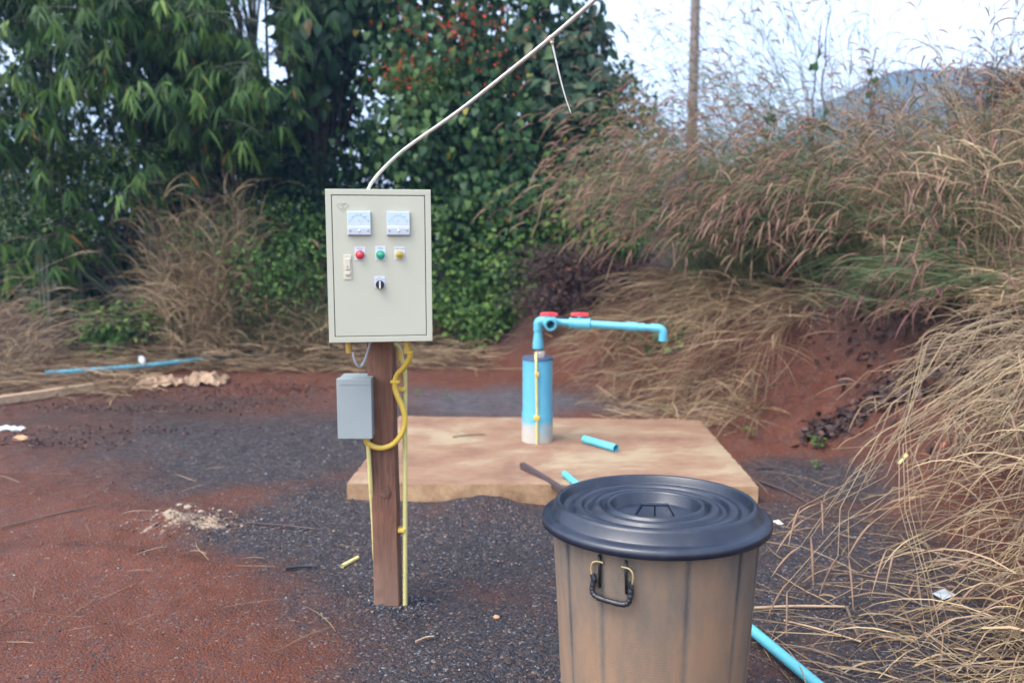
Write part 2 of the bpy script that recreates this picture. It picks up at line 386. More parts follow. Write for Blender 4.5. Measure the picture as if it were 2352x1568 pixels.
def lidm(n, l, b):
    t = noise(n, l, 18, 6, .7); t2 = noise(n, l, 160, 4, .7)
    r = ramp(n, [(.35, (.006, .011, .024)), (.6, (.011, .017, .032)), (.8, (.042, .038, .036))]); l.new(t.outputs[0], r.inputs[0])
    k = ramp(n, [(.68, (0, 0, 0)), (.74, (.55, .55, .55))]); l.new(t2.outputs[0], k.inputs[0])
    c = mixc(n, l, k.outputs[0], r.outputs[0], (.16, .13, .11))
    l.new(c, b.inputs['Base Color'])
    rr = ramp(n, [(.35, (.28, .28, .28)), (.75, (.5, .5, .5))]); l.new(t.outputs[0], rr.inputs[0]); l.new(rr.outputs[0], b.inputs['Roughness'])
    b.inputs['Specular IOR Level'].default_value = .6
    bump(n, l, b, t2.outputs[0], .0005, .5)
M['lid'] = mat('lid', lidm)
M['brass'] = simple('brass', (.50, .40, .20), .4, metal=.6, var=.2)
M['pole'] = simple('pole', (.17, .14, .125), .8, var=.2, scale=5, stretch=(1, 1, .2))
M['bark'] = simple('bark', (.10, .08, .065), .85, var=.4, scale=14, bmp=.01)
M['culm'] = simple('culm', (.065, .085, .05), .45, var=.25, scale=5)
M['white_litter'] = simple('white_litter', (.62, .64, .64), .6, var=.1)
M['bottle'] = simple('bottle', (.52, .58, .62), .2, var=.12)
M['brown_paper'] = simple('brown_paper', (.30, .20, .125), .75, var=.3, scale=9)
M['stone_orange'] = simple('stone_orange', (.42, .24, .13), .8, var=.25, scale=20, bmp=.004)
M['stone_pale'] = simple('stone_pale', (.30, .25, .19), .85, var=.25, scale=20, bmp=.004)
M['orange'] = simple('orange', (.55, .13, .07), .5)
M['wrap_red'] = simple('wrap_red', (.55, .08, .08), .4, var=.5, scale=14, dirt=(.55, .5, .3), dirtlo=.5, dirthi=.53, dirtscale=25)
M['black_rubber'] = simple('black_rubber', (.025, .027, .034), .5)
def hillm(n, l, b):
    t = noise(n, l, .06, 7, .7)
    r = ramp(n, [(.35, (.035, .06, .04)), (.65, (.07, .105, .06))]); l.new(t.outputs[0], r.inputs[0]); l.new(r.outputs[0], b.inputs['Base Color'])
    b.inputs['Roughness'].default_value = .9; bump(n, l, b, t.outputs[0], 4, .8)
M['hill'] = mat('hill', hillm)

# ------------------------------------------------------------------ object helpers
C = S.collection
def thing(name, label, cat, loc, group=None, kind=None):
    o = bpy.data.objects.new(name, None); C.objects.link(o); o.location = loc
    o.empty_display_size = .1
    o['label'] = label; o['category'] = cat
    if group: o['group'] = group
    if kind: o['kind'] = kind
    return o
def worldloc(o):
    v = Vector((0, 0, 0))
    while o is not None:
        v += o.location; o = o.parent
    return v
def link(name, me, m, parent=None, loc=None, label=None, cat=None, group=None, kind=None):
    if m is not None and not me.materials: me.materials.append(M[m] if isinstance(m, str) else m)
    o = bpy.data.objects.new(name, me); C.objects.link(o)
    if parent is not None: o.parent = parent
    if loc is not None: o.location = loc
    if label: o['label'] = label
    if cat: o['category'] = cat
    if group: o['group'] = group
    if kind: o['kind'] = kind
    return o
def mesh_np(name, V, Fq=None, Ft=None, var=None, smooth=True, attrs=None):
    me = bpy.data.meshes.new(name)
    nv = len(V)
    me.vertices.add(nv); me.vertices.foreach_set('co', np.ascontiguousarray(V, dtype=np.float32).ravel())
    arrs = []; tot = []
    if Fq is not None and len(Fq): arrs.append(np.asarray(Fq, np.int32).ravel()); tot.append(np.full(len(Fq), 4, np.int32))
    if Ft is not None and len(Ft): arrs.append(np.asarray(Ft, np.int32).ravel()); tot.append(np.full(len(Ft), 3, np.int32))
    idx = np.concatenate(arrs); tt = np.concatenate(tot)
    me.loops.add(len(idx)); me.loops.foreach_set('vertex_index', idx)
    me.polygons.add(len(tt)); st = np.zeros(len(tt), np.int32); st[1:] = np.cumsum(tt)[:-1]
    me.polygons.foreach_set('loop_start', st)
    if smooth: me.polygons.foreach_set('use_smooth', np.ones(len(tt), bool))
    else: me.polygons.foreach_set('use_smooth', np.zeros(len(tt), bool))
    me.update(calc_edges=True)
    A = dict(attrs or {})
    if var is not None: A['var'] = var
    for k, v in A.items():
        a = me.attributes.new(k, 'FLOAT', 'POINT'); a.data.foreach_set('value', np.ascontiguousarray(v, dtype=np.float32))
    me.validate()
    return me
class Acc:
    def __init__(s): s.v = []; s.q = []; s.t = []; s.a = []; s.n = 0
    def add(s, V, q=None, t=None, var=0.5):
        V = np.asarray(V, float).reshape(-1, 3)
        s.v.append(V)
        s.a.append(np.broadcast_to(np.asarray(var, float), (len(V),)).copy() if np.ndim(var) < 2 else var.ravel())
        if q is not None and len(q): s.q.append(np.asarray(q) + s.n)
        if t is not None and len(t): s.t.append(np.asarray(t) + s.n)
        s.n += len(V)
    def obj(s, name, m, parent=None, origin=None, smooth=True, **kw):
        V = np.concatenate(s.v)
        if parent is not None: off = np.array(worldloc(parent)); loc = None
        else:
            off = np.array(origin) if origin is not None else np.array([(V[:, 0].min() + V[:, 0].max()) / 2, (V[:, 1].min() + V[:, 1].max()) / 2, V[:, 2].min()])
            loc = tuple(off)
        me = mesh_np(name, V - off, np.concatenate(s.q) if s.q else None, np.concatenate(s.t) if s.t else None, np.concatenate(s.a), smooth)
        return link(name, me, m, parent, loc, **kw)

# scatter a template
def scat(acc, tv, tt, Mx, L, var, tq=None):
    Nn, n = len(L), len(tv)
    V = np.einsum('nij,vj->nvi', Mx, tv) + L[:, None, :]
    off = (np.arange(Nn) * n)[:, None, None]
    T = (np.asarray(tt)[None] + off).reshape(-1, 3) if tt is not None else None
    Q = (np.asarray(tq)[None] + off).reshape(-1, 4) if tq is not None else None
    acc.add(V.reshape(-1, 3), Q, T, np.repeat(var, n))
def nrm(v): return v / np.maximum(np.linalg.norm(v, axis=-1, keepdims=True), 1e-9)
def frames(d, nh, size, wid=1.0):
    d = nrm(d); x = nrm(np.cross(d, nh)); z = np.cross(x, d)
    Mx = np.stack([x * np.reshape(wid, (-1, 1)), d, z], axis=2) * np.reshape(size, (-1, 1, 1))
    return Mx
# templates : length 1 along +y, x = width, z = normal
def leaf_t(w1, w2, y1=.3, y2=.7, fold=.25, bend=.18):
    v = [(0, 0, 0), (-w1, y1, w1 * fold - bend * y1 ** 2), (0, y1, -bend * y1 ** 2), (w1, y1, w1 * fold - bend * y1 ** 2),
         (-w2, y2, w2 * fold - bend * y2 ** 2), (0, y2, -bend * y2 ** 2), (w2, y2, w2 * fold - bend * y2 ** 2), (0, 1, -bend)]
    t = [(0, 1, 2), (0, 2, 3), (1, 4, 5), (1, 5, 2), (2, 5, 6), (2, 6, 3), (4, 7, 5), (5, 7, 6)]
    return np.array(v), np.array([(a, c, b) for a, b, c in t])
LB = leaf_t(.062, .048, .25, .62, .3, .3)        # bamboo, lanceolate
LO = leaf_t(.22, .24, .25, .6, .3, .2)           # oval
LW = leaf_t(.26, .27, .28, .62, .35, .38)        # big drooping
def heart_t():
    v = [(0, 0, 0), (-.3, -.12, .03), (-.44, .14, .06), (-.3, .55, 0), (0, 1, -.15), (.3, .55, 0), (.44, .14, .06), (.3, -.12, .03), (0, .45, -.05)]
    t = [(0, 1, 2), (0, 2, 8), (2, 3, 8), (3, 4, 8), (4, 5, 8), (5, 6, 8), (6, 0, 8), (6, 7, 0)]
    return np.array(v), np.array([(a, c, b) for a, b, c in t])
LH = heart_t()

# curves -> tubes / ribbons (vectorised)
def tubes(acc, Pt, Rd, sides=3, var=.5, cap=False):
    Pt = np.asarray(Pt, float); Nn, K = Pt.shape[:2]
    T = nrm(np.gradient(Pt, axis=1))
    ref = nrm(rng.normal(size=(Nn, 1, 3)) + np.array([0, 0, .01]))
    X = nrm(np.cross(T, np.broadcast_to(ref, T.shape))); Y = np.cross(T, X)
    a = np.arange(sides) * 2 * math.pi / sides
    V = Pt[:, :, None] + Rd[..., None, None] * (np.cos(a)[:, None] * X[:, :, None] + np.sin(a)[:, None] * Y[:, :, None])
    k = np.arange(K - 1)[:, None]; s = np.arange(sides)[None]
    q = np.stack([k * sides + s, k * sides + (s + 1) % sides, (k + 1) * sides + (s + 1) % sides, (k + 1) * sides + s], -1).reshape(-1, 4)
    Q = (q[None] + (np.arange(Nn) * K * sides)[:, None, None]).reshape(-1, 4)
    acc.add(V.reshape(-1, 3), Q, None, np.repeat(np.broadcast_to(np.asarray(var, float), (Nn,)), K * sides))
def ribbons(acc, Pt, Wd, var=.5, nh=None):
    Nn, K = Pt.shape[:2]
    T = nrm(np.gradient(Pt, axis=1))
    ref = nrm(rng.normal(size=(Nn, 1, 3)) * .6 + np.array([0, -.5, .8])) if nh is None else nh[:, None]
    X = nrm(np.cross(T, np.broadcast_to(ref, T.shape)))
    V = np.stack([Pt - X * Wd[..., None] / 2, Pt + X * Wd[..., None] / 2], 2)
    k = np.arange(K - 1)
    q = np.stack([2 * k, 2 * k + 1, 2 * k + 3, 2 * k + 2], -1)
    Q = (q[None] + (np.arange(Nn) * K * 2)[:, None, None]).reshape(-1, 4)
    acc.add(V.reshape(-1, 3), Q, None, np.repeat(np.broadcast_to(np.asarray(var, float), (Nn,)), K * 2))
def arcs(root, az, th0, th1, length, K=7, pw=1.4, wob=.0):
    """curves that start at angle th0 from vertical and bend to th1"""
    Nn = len(root); t = np.linspace(0, 1, K)
    th = th0[:, None] + (th1 - th0)[:, None] * t ** pw
    azz = az[:, None] + np.cumsum(rng.normal(0, 1, (Nn, K)), 1) * wob
    d = np.stack([np.sin(th) * np.cos(azz), np.sin(th) * np.sin(azz), np.cos(th)], -1) * (length / (K - 1))[:, None, None]
    Pt = np.concatenate([root[:, None], root[:, None] + np.cumsum((d[:, :-1] + d[:, 1:]) / 2, 1)], 1)
    return Pt
def U(a, b, n): return rng.uniform(a, b, n)

# hard surface helpers
def bm_obj(name, bm, m, parent=None, loc=None, smooth=False, angle=None, **kw):
    off = worldloc(parent) if parent is not None else (Vector(loc) if loc is not None else None)
    if off is None:
        xs = [v.co for v in bm.verts]
        off = Vector(((min(v.x for v in xs) + max(v.x for v in xs)) / 2, (min(v.y for v in xs) + max(v.y for v in xs)) / 2, min(v.z for v in xs)))
    for v in bm.verts: v.co -= off
    me = bpy.data.meshes.new(name); bm.normal_update(); bm.to_mesh(me); bm.free()
    if smooth:
        me.polygons.foreach_set('use_smooth', [True] * len(me.polygons))
        if angle: me.set_sharp_from_angle(angle=R(angle))
    return link(name, me, m, parent, None if parent is not None else off, **kw)
def add_box(bm, a, b, bev=0, seg=2):
    r = bmesh.ops.create_cube(bm, size=1)
    vs = r['verts']
    for v in vs:
        v.co = Vector([(a[i] + b[i]) / 2 + v.co[i] * (b[i] - a[i]) for i in range(3)])
    if bev:
        es = list({e for v in vs for e in v.link_edges})
        bmesh.ops.bevel(bm, geom=es, offset=bev, segments=seg, affect='EDGES', profile=.5)
def add_tube(bm, pts, r, sides=12, caps=True, close_inside=None):
    pts = [Vector(p) for p in pts]; rs = r if hasattr(r, '__len__') else [r] * len(pts)
    rings = []; X = None
    for i, p in enumerate(pts):
        T = (pts[min(i + 1, len(pts) - 1)] - pts[max(i - 1, 0)]).normalized()
        if X is None:
            h = Vector((0, 0, 1)) if abs(T.z) < .9 else Vector((1, 0, 0))
            X = T.cross(h).normalized()
        else: X = (X - T * X.dot(T)).normalized()
        Y = T.cross(X)
        rings.append([bm.verts.new(p + (X * math.cos(a) + Y * math.sin(a)) * rs[i]) for a in [2 * math.pi * k / sides for k in range(sides)]])
    for A, B in zip(rings, rings[1:]):
        for k in range(sides): bm.faces.new((A[k], A[(k + 1) % sides], B[(k + 1) % sides], B[k]))
    if caps: bm.faces.new(rings[0][::-1]); bm.faces.new(rings[-1])
    return rings
def add_rings(bm, base, d, prof, sides=24):
    """surface of revolution about an axis: prof = (distance along d, radius)"""
    base = Vector(base); d = Vector(d).normalized(); h = Vector((0, 0, 1)) if abs(d.z) < .9 else Vector((1, 0, 0))
    X = d.cross(h).normalized(); Y = d.cross(X); rg = []
    for s_, r_ in prof: rg.append([bm.verts.new(base + d * s_ + (X * math.cos(a) + Y * math.sin(a)) * r_) for a in [2 * math.pi * k / sides for k in range(sides)]])
    for A, B in zip(rg, rg[1:]):
        for k in range(sides): bm.faces.new((A[k], A[(k + 1) % sides], B[(k + 1) % sides], B[k]))
    return rg
def add_lathe(bm, prof, c, axis='z', n=48, fn=None):
    rings = []
    for (r, z) in prof:
        ring = []
        for k in range(n):
            a = 2 * math.pi * k / n; rr = r + (fn(a, z) if fn else 0)
            p = Vector((rr * math.cos(a), rr * math.sin(a), z))
            if axis == 'y': p = Vector((p.x, -p.z, p.y))      # extends toward -y (the viewer)
            ring.append(bm.verts.new(p + Vector(c)))
        rings.append(ring)
    for A, B in zip(rings, rings[1:]):
        for k in range(n): bm.faces.new((A[k], A[(k + 1) % n], B[(k + 1) % n], B[k]))
    bmesh.ops.recalc_face_normals(bm, faces=bm.faces[:])
    return rings
def smoothpath(pts, n=8):
    pts = [Vector(p) for p in pts]; o = []
    for i in range(len(pts) - 1):
        p0 = pts[max(i - 1, 0)]; p1 = pts[i]; p2 = pts[i + 1]; p3 = pts[min(i + 2, len(pts) - 1)]
        for k in range(n):
            t = k / n
            o.append(.5 * ((2 * p1) + (-p0 + p2) * t + (2 * p0 - 5 * p1 + 4 * p2 - p3) * t * t + (-p0 + 3 * p1 - 3 * p2 + p3) * t ** 3))
    o.append(pts[-1]); return o
def text_obj(name, s, size, c, m, parent, ext=.0002):
    cu = bpy.data.curves.new(name, 'FONT'); cu.body = s; cu.size = size; cu.align_x = 'CENTER'; cu.align_y = 'CENTER'; cu.extrude = ext; cu.resolution_u = 3
    o = bpy.data.objects.new('tmp', cu); C.objects.link(o)
    dg = bpy.context.evaluated_depsgraph_get(); me = bpy.data.meshes.new_from_object(o.evaluated_get(dg))
    bpy.data.objects.remove(o)
    me.transform(Matrix.Translation(Vector(c) - worldloc(parent)) @ Matrix.Rotation(math.pi / 2, 4, 'X'))
    me.materials.clear()
    return link(name, me, m, parent)

# ================================================================== SETTING
# ---- ground sheet
def axis_vals(a, b, st, lo, hi):
    mid = np.arange(a, b + 1e-6, st); g = []; x = b; s = st
    while x < hi: s *= 1.28; x += s; g.append(x)
    h = []; x = a; s = st
    while x > lo: s *= 1.28; x -= s; h.append(x)
    return np.array(h[::-1] + list(mid) + g)
gx = axis_vals(-3.2, 3.4, .024, -500, 500); gy = axis_vals(1.6, 7.4, .024, -60, 600)
X, Y = np.meshgrid(gx, gy)
Z = H(X, Y)
Z = np.where((np.abs(X) > 30) | (Y > 30), Z * 0 + np.minimum(Z, .3), Z)
def blob(x, y, cx, cy, rx, ry, nz=.5):
    d = ((x - cx) / rx) ** 2 + ((y - cy) / ry) ** 2
    return np.clip(1.25 - d ** .5 + nz * .5 * fbm(x * 2.3 + cx, y * 2.3, 4), 0, 1)
def gravel_mask(x, y):
    m = 0
    for b in [(-1.55, 5.5, 1.5, 1.0), (-1.0, 3.9, .55, .5), (-.55, 3.4, .45, .6), (-.8, 4.3, .6, .5), (.0, 3.5, .85, .75), (.0, 2.6, .55, .75), (.7, 3.2, .9, .9), (1.35, 3.3, .75, 1.15), (1.3, 2.4, .6, .9), (1.75, 4.6, .4, .5),
              (-.35, 3.1, .35, .5), (.1, 2.0, .5, .6), (1.0, 2.0, 1.0, .7)]:
        m = np.maximum(m, blob(x, y, *b))
    m = m * (.72 + .5 * fbm(x * 1.3 + 40, y * 1.9, 4)) + .0
    return np.clip(m, 0, 1) * (1 - ss(-.05, .25, signed(x, y)))
gv = np.clip(gravel_mask(X, Y), 0, 1) * .95
sc_ = signed(X, Y)
silt = np.clip(blob(X, Y, -.1, 6.9, 1.2, .8, .8) * 1.3, 0, 1) * .9 * (1 - ss(0, .2, sc_))
dark = np.maximum(np.clip(blob(X, Y, -2.6, 6.3, 1.7, .9, 1.2) * .8, 0, .85), ss(.55, 1.0, sc_) * .75 * ss(.2, .7, X) + ss(.2, .8, sc_) * .7 * (1 - ss(.0, .7, X)))
dark = np.maximum(dark, .55 * np.clip(blob(X, Y, -1.9, 4.8, 1.3, .7, 1.4), 0, 1))
pale = np.clip(blob(X, Y, -1.55, 3.85, .42, .2, 1.0), 0, 1) * .85 + .5 * np.clip(blob(X, Y, -1.25, 4.1, .3, .1, .6), 0, 1)
ny, nx = X.shape
ii = np.arange(ny - 1)[:, None] * nx + np.arange(nx - 1)[None]
Q = np.stack([ii, ii + 1, ii + nx + 1, ii + nx], -1).reshape(-1, 4)
me = mesh_np('ground', np.stack([X, Y, Z], -1).reshape(-1, 3), Q, attrs={'gravel': gv.ravel(), 'silt': silt.ravel(), 'dark': dark.ravel(), 'pale': pale.ravel()})
link('ground', me, 'ground', kind='structure')

# ---- distant hill
hx, hy = np.meshgrid(np.linspace(-60, 360, 150), np.linspace(230, 420, 60))
pk = 63 * np.exp(-(np.abs(hx - 160) / 80) ** 2.2) * np.exp(-((hy - 315) / 55) ** 2)
pk = pk * (1 + .10 * fbm(hx / 30, hy / 30, 3)) + 1.6 * fbm(hx / 5, hy / 5, 3) * ss(2, 20, pk) - .5
ny, nx = hx.shape
ii = np.arange(ny - 1)[:, None] * nx + np.arange(nx - 1)[None]
link('hill', mesh_np('hill', np.stack([hx, hy, pk], -1).reshape(-1, 3), np.stack([ii, ii + 1, ii + nx + 1, ii + nx], -1).reshape(-1, 4)), 'hill', kind='structure')

# ---- haze
bm = bmesh.new(); add_box(bm, (-480, -40, -2), (480, 560, 76))
hm = bpy.data.materials.new('haze'); hm.use_nodes = True; n_ = hm.node_tree.nodes; n_.remove(n_['Principled BSDF'])
pv = n_.new('ShaderNodeVolumePrincipled'); pv.inputs['Density'].default_value = .0015; pv.inputs['Color'].default_value = (.26, .50, 1, 1); pv.inputs['Anisotropy'].default_value = .2
hm.node_tree.links.new(pv.outputs[0], n_['Material Output'].inputs['Volume'])
hzo = bm_obj('haze', bm, hm, loc=(0, 0, 0), kind='stuff'); hzo['label'] = 'thin pale morning haze over the whole clearing'; hzo['category'] = 'haze'

# ---- utility pole
pp = P(1583, 540, 22)
t_ = thing('utility_pole', 'tall weathered utility pole rising behind the plumed grass', 'pole', (pp[0], 22, Hs(pp[0], 22)))
bm = bmesh.new(); add_tube(bm, [(pp[0], 22, -.3), (pp[0], 22, 8.5)], [.15, .115], 14); bm_obj('shaft', bm, 'pole', t_, smooth=True, angle=40)
bm = bmesh.new(); add_box(bm, (pp[0] - .8, 21.84, 7.6), (pp[0] + .8, 21.92, 7.7), .01); bm_obj('crossarm', bm, 'pole', t_)
for dx in (-.7, 0.35, .7):
    bm = bmesh.new(); add_lathe(bm, [(.0, 7.7), (.03, 7.7), (.05, 7.76), (.03, 7.8), (.045, 7.84), (.0, 7.88)], (pp[0] + dx, 21.88, 0), n=10); bm_obj('insulator', bm, 'white_litter', t_, smooth=True)

# ================================================================== CONCRETE SLAB
bm = bmesh.new()
zt = .1
nxs, nys = 60, 40
FL, FR, BR, BL = [Vector((p[0], p[1], zt)) for p in slabc]
grid = []
for j in range(nys + 1):
    row = []
    for i in range(nxs + 1):
        u, v = i / nxs, j / nys
        p = (FL * (1 - u) + FR * u) * (1 - v) + (BL * (1 - u) + BR * u) * v
        e = min(u, 1 - u, v * .8, (1 - v) * .8)
        p.z += float(fbm(np.array(p.x * 2.), np.array(p.y * 2.), 3)) * .004 - (.006 if e == 0 else 0)
        if e == 0:
            p.x += random.uniform(-.004, .004); p.y += random.uniform(-.005, .005)
        row.append(bm.verts.new(p))
    grid.append(row)
for j in range(nys):
    for i in range(nxs): bm.faces.new((grid[j][i], grid[j][i + 1], grid[j + 1][i + 1], grid[j + 1][i]))
loop = grid[0][:] + [grid[j][nxs] for j in range(1, nys + 1)] + grid[nys][:-1][::-1] + [grid[j][0] for j in range(nys - 1, 0, -1)]
prev = loop
for dz in (.05, .12, .2):
    low = [bm.verts.new((v.co.x + random.uniform(-.004, .004), v.co.y + random.uniform(-.004, .004), zt - dz)) for v in loop]
    for k in range(len(loop)):
        k2 = (k + 1) % len(loop); bm.faces.new((prev[k2], prev[k], low[k], low[k2]))
    prev = low
bmesh.ops.recalc_face_normals(bm, faces=bm.faces[:])
bm_obj('concrete_slab', bm, 'concrete', loc=((FL + FR + BR + BL) / 4 - Vector((0, 0, .1))), smooth=True, angle=35,
       label='rust-stained square concrete slab under the blue standpipe', cat='slab')

# ================================================================== WOODEN POST
D0 = G(888, 1400)[1]; PXM = D0 / F     # metres per frame unit about here (near enough for sizes)
xl, xr = G(860, 1400)[0], G(917, 1400)[0]
xc, hw = (xl + xr) / 2, (xr - xl) / 2
LEAN = -.007                              # x shift per metre of height
ztop = 1.44
bm = bmesh.new()
rows = 46
depth = .085
prev = None
for j in range(rows + 1):
    z = -.15 + (ztop + .15) * j / rows
    ring = []
    for (sx, sy) in [(-1, 0), (-.93, -.0), (0, -.0), (.93, 0), (1, 0.02), (1, .5), (1, 1), (0, 1), (-1, 1), (-1, .5)]:
        jx = .0022 * float(fbm(np.array(sx * 3. + 5), np.array(z * 5.), 3)); jy = .0035 * float(fbm(np.array(sx * 5. + 15), np.array(z * 7.), 3))
        ring.append(bm.verts.new((xc + LEAN * z + sx * hw + jx, D0 + sy * depth + jy + (.004 if abs(sx) == 1 and sy < .1 else 0), z)))
    if prev:
        for k in range(len(ring)): bm.faces.new((prev[k], prev[(k + 1) % len(ring)], ring[(k + 1) % len(ring)], ring[k]))
    else: bm.faces.new(ring[::-1])
    prev = ring
bm.faces.new(prev)
bmesh.ops.recalc_face_normals(bm, faces=bm.faces[:])
post = thing('wooden_post', 'square reddish brown timber post carrying the control cabinet', 'post', (xc, D0 + .04, 0))
bm_obj('timber', bm, 'post_wood', post, smooth=True, angle=50)
# knot scar half way down
k0 = P(884, 838 + 20, D0 - .001)
bm = bmesh.new(); kz = P(885, 1132, D0)
vs = [bm.verts.new((kz[0] + a * .001 * 1.55, D0 - .0035 - (0.002 if i % 2 else 0), kz[2] + b_ * .001 * 1.55)) for i, (a, b_) in enumerate([(-16, -4), (-4, 10), (6, 20), (12, 2), (10, -12), (-2, -10)])]
bm.faces.new(vs); bmesh.ops.recalc_face_normals(bm, faces=bm.faces[:]); r_ = bmesh.ops.extrude_face_region(bm, geom=bm.faces[:])
for v in [e for e in r_['geom'] if isinstance(e, bmesh.types.BMVert)]: v.co.y += .006
bm_obj('knot', bm, simple('knot_wood', (.11, .05, .032), .7, var=.3, scale=40), post)

# ================================================================== CONTROL CABINET
DF = D0 - .17                             # front face of the cabinet
c00 = P(752, 435, DF); c10 = P(990, 435, DF); c01 = P(758, 785, DF); c11 = P(993, 784, DF)
x0, x1 = (c00[0] + c01[0]) / 2, (c10[0] + c11[0]) / 2
z1_, z0_ = (c00[2] + c10[2]) / 2, (c01[2] + c11[2]) / 2
cab = thing('control_cabinet', 'pale grey-green steel electrical cabinet mounted on the timber post', 'electrical cabinet', ((x0 + x1) / 2, D0 - .085, z0_))
mpx = DF / F * 1.0                         # metres per frame unit on the cabinet front
def cz(py): return P(870, py, DF)[2]
def cx(px, py=600): return P(px, py, DF)[0]
frame = .0225
bm = bmesh.new()
yb = D0 - .0035
add_box(bm, (x0, DF + .014, z0_), (x1, yb, z1_), .003)
bm_obj('cabinet_body', bm, 'panel_paint', cab)
# rim frame round the door
bm = bmesh.new()
fo = frame - .0035
add_box(bm, (x0, DF, z1_ - fo), (x1, DF + .0145, z1_), .0015)
add_box(bm, (x0, DF, z0_), (x1, DF + .0145, z0_ + fo), .0015)
add_box(bm, (x0, DF + .0002, z0_ + fo - .001), (x0 + fo, DF + .0145, z1_ - fo + .001), .0012)
add_box(bm, (x1 - fo, DF + .0002, z0_ + fo - .001), (x1, DF + .0145, z1_ - fo + .001), .0012)
bm_obj('door_frame', bm, 'panel_paint', cab)
bm = bmesh.new(); add_box(bm, (x0 + fo * .8, DF + .0125, z0_ + fo * .8), (x1 - fo * .8, DF + .0138, z1_ - fo * .8)); bm_obj('door_gap', bm, 'gap_black', cab)
bm = bmesh.new(); dx0, dx1, dz0, dz1 = x0 + frame - .0012, x1 - frame + .0012, z0_ + frame - .0012, z1_ - frame + .0012
add_box(bm, (dx0, DF + .0012, dz0), (dx1, DF + .0135, dz1), .0016)
door = bm_obj('door', bm, 'panel_paint', cab)
yd = DF + .0012
def rbox(name, pxa, pya, pxb, pyb, th, m, parent, bev=.0008, y=yd):
    bm = bmesh.new(); add_box(bm, (cx(pxa), y - th, cz(pyb)), (cx(pxb), y + .0005, cz(pya)), bev); return bm_obj(name, bm, m, parent)
def disc(name, px, py, r, prof, m, parent, y=yd, n=24):
    bm = bmesh.new(); rg_ = add_lathe(bm, [(a * r, b) for a, b in prof], (cx(px), y, cz(py)), 'y', n)
    if prof[-1][0] > 0: bm.faces.new(rg_[-1])
    bmesh.ops.recalc_face_normals(bm, faces=bm.faces[:])
    return bm_obj(name, bm, m, parent, smooth=True, angle=35)
# meters
def meter(name, pxa, pxb, letter, needle_ang):
    pya, pyb = 486, 541
    body = rbox(name, pxa, pya, pxb, pyb, .010, 'meter_case', cab, .0015)
    yf = yd - .010
    rbox('dial', pxa + 1, pya + 1, pxb - 1, pya + 31.5, .0012, 'meter_face', body, .0004, yf)
    rbox('lower_cover', pxa + 1, pya + 38, pxb - 1, pyb - 2, .0030, 'meter_case', body, .0012, yf)
    rbox('cover_bevel', pxa + 1, pya + 31.8, pxb - 1, pya + 38.2, .0021, 'white_knob', body, .0008, yf)
    pxm = (pxa + pxb) / 2
    yt = yf - .0012
    text_obj('unit_letter', letter, .0075, (cx(pxm), yt - .0002, cz(pya + 22)), 'ink', body)
    # scale arc with ticks and numerals
    bm = bmesh.new(); ccx, ccz = cx(pxm), cz(pya + 41)
    r0 = .044
    arc = [(ccx + math.sin(a) * r0 * .78, yt - .0002, ccz + math.cos(a) * r0) for a in np.linspace(-.98, .98, 24)]
    for A, B in zip(arc, arc[1:]):
        bm.faces.new([bm.verts.new(q) for q in ((A[0], A[1], A[2]), (B[0], B[1], B[2]), (B[0], B[1], B[2] + .0007), (A[0], A[1], A[2] + .0007))])
    for a in np.linspace(-.98, .98, 11):
        s_, c_ = math.sin(a) * .78, math.cos(a); w2 = .0003
        bm.faces.new([bm.verts.new(q) for q in ((ccx + s_ * r0 - w2, yt - .0003, ccz + c_ * r0), (ccx + s_ * r0 + w2, yt - .0003, ccz + c_ * r0),
                                                (ccx + s_ * r0 * 1.07 + w2, yt - .0003, ccz + c_ * r0 * 1.07), (ccx + s_ * r0 * 1.07 - w2, yt - .0003, ccz + c_ * r0 * 1.07))])
    bm_obj('scale', bm, 'ink_pale', body)
    nums = ['0', '100', '200', '300', '400', '500'] if letter == 'V' else ['0', '5', '10', '20', '30', '60']
    for k, a in enumerate(np.linspace(-.98, .98, 6)):
        text_obj('numeral', nums[k], .0042, (ccx + math.sin(a) * r0 * .78 * 1.09, yt - .0002, ccz + math.cos(a) * r0 * 1.13), 'ink_pale', body)
    a = needle_ang
    bm = bmesh.new(); add_tube(bm, [(ccx + .002 * math.sin(a), yt - .001, ccz + .018), (ccx + r0 * .8 * math.sin(a), yt - .001, ccz + .018 + r0 * .52 * math.cos(a))], .0003, 5)
    bm_obj('needle', bm, 'needle', body)
    for q in (-20, 20): disc('screw', pxm + q, pya + 43.5, .0030, [(1, 0), (1, .0012), (.7, .0016), (0, .0016)], 'screw', body, yf - .0028, 12)
    disc('adjuster', pxm, pya + 44, .0042, [(1, 0), (1, .0016), (.8, .0024), (0, .003)], 'white_knob', body, yf - .0028, 16)
    return body
meter('voltmeter', 802, 855, 'V', .45); meter('ammeter', 890, 943, 'A', -.75)
def lamp(px, py, plate_dy, txt, col, ts):
    pl = rbox('indicator_lamp', px - 12, py - 18 + plate_dy, px + 12, py + 12, .0012, 'white_plate', cab, .0003)
    disc('bezel', px, py, .0150, [(1.0, .0), (1.0, .006), (.93, .009), (.80, .009), (.76, .0075)], 'bezel_' + col, pl, yd - .0012)
    disc('lens', px, py, .0118, [(1, .004), (1, .0085), (.9, .0115), (.6, .0135), (.3, .0143), (0, .0145)], 'lens_' + col, pl, yd - .0012)
    text_obj('caption', txt, ts, (cx(px), yd - .0014, cz(py - 13.5 + plate_dy * .6)), 'ink', pl)
lamp(829, 585, 0, 'STOP', 'red', .0075); lamp(875, 585, -2, 'RUN', 'green', .0075); lamp(918.5, 585, 0, 'OVER LOAD', 'yellow', .0058)
pl = rbox('selector_switch', 860, 634, 884, 661, .0012, 'white_plate', cab, .0003)
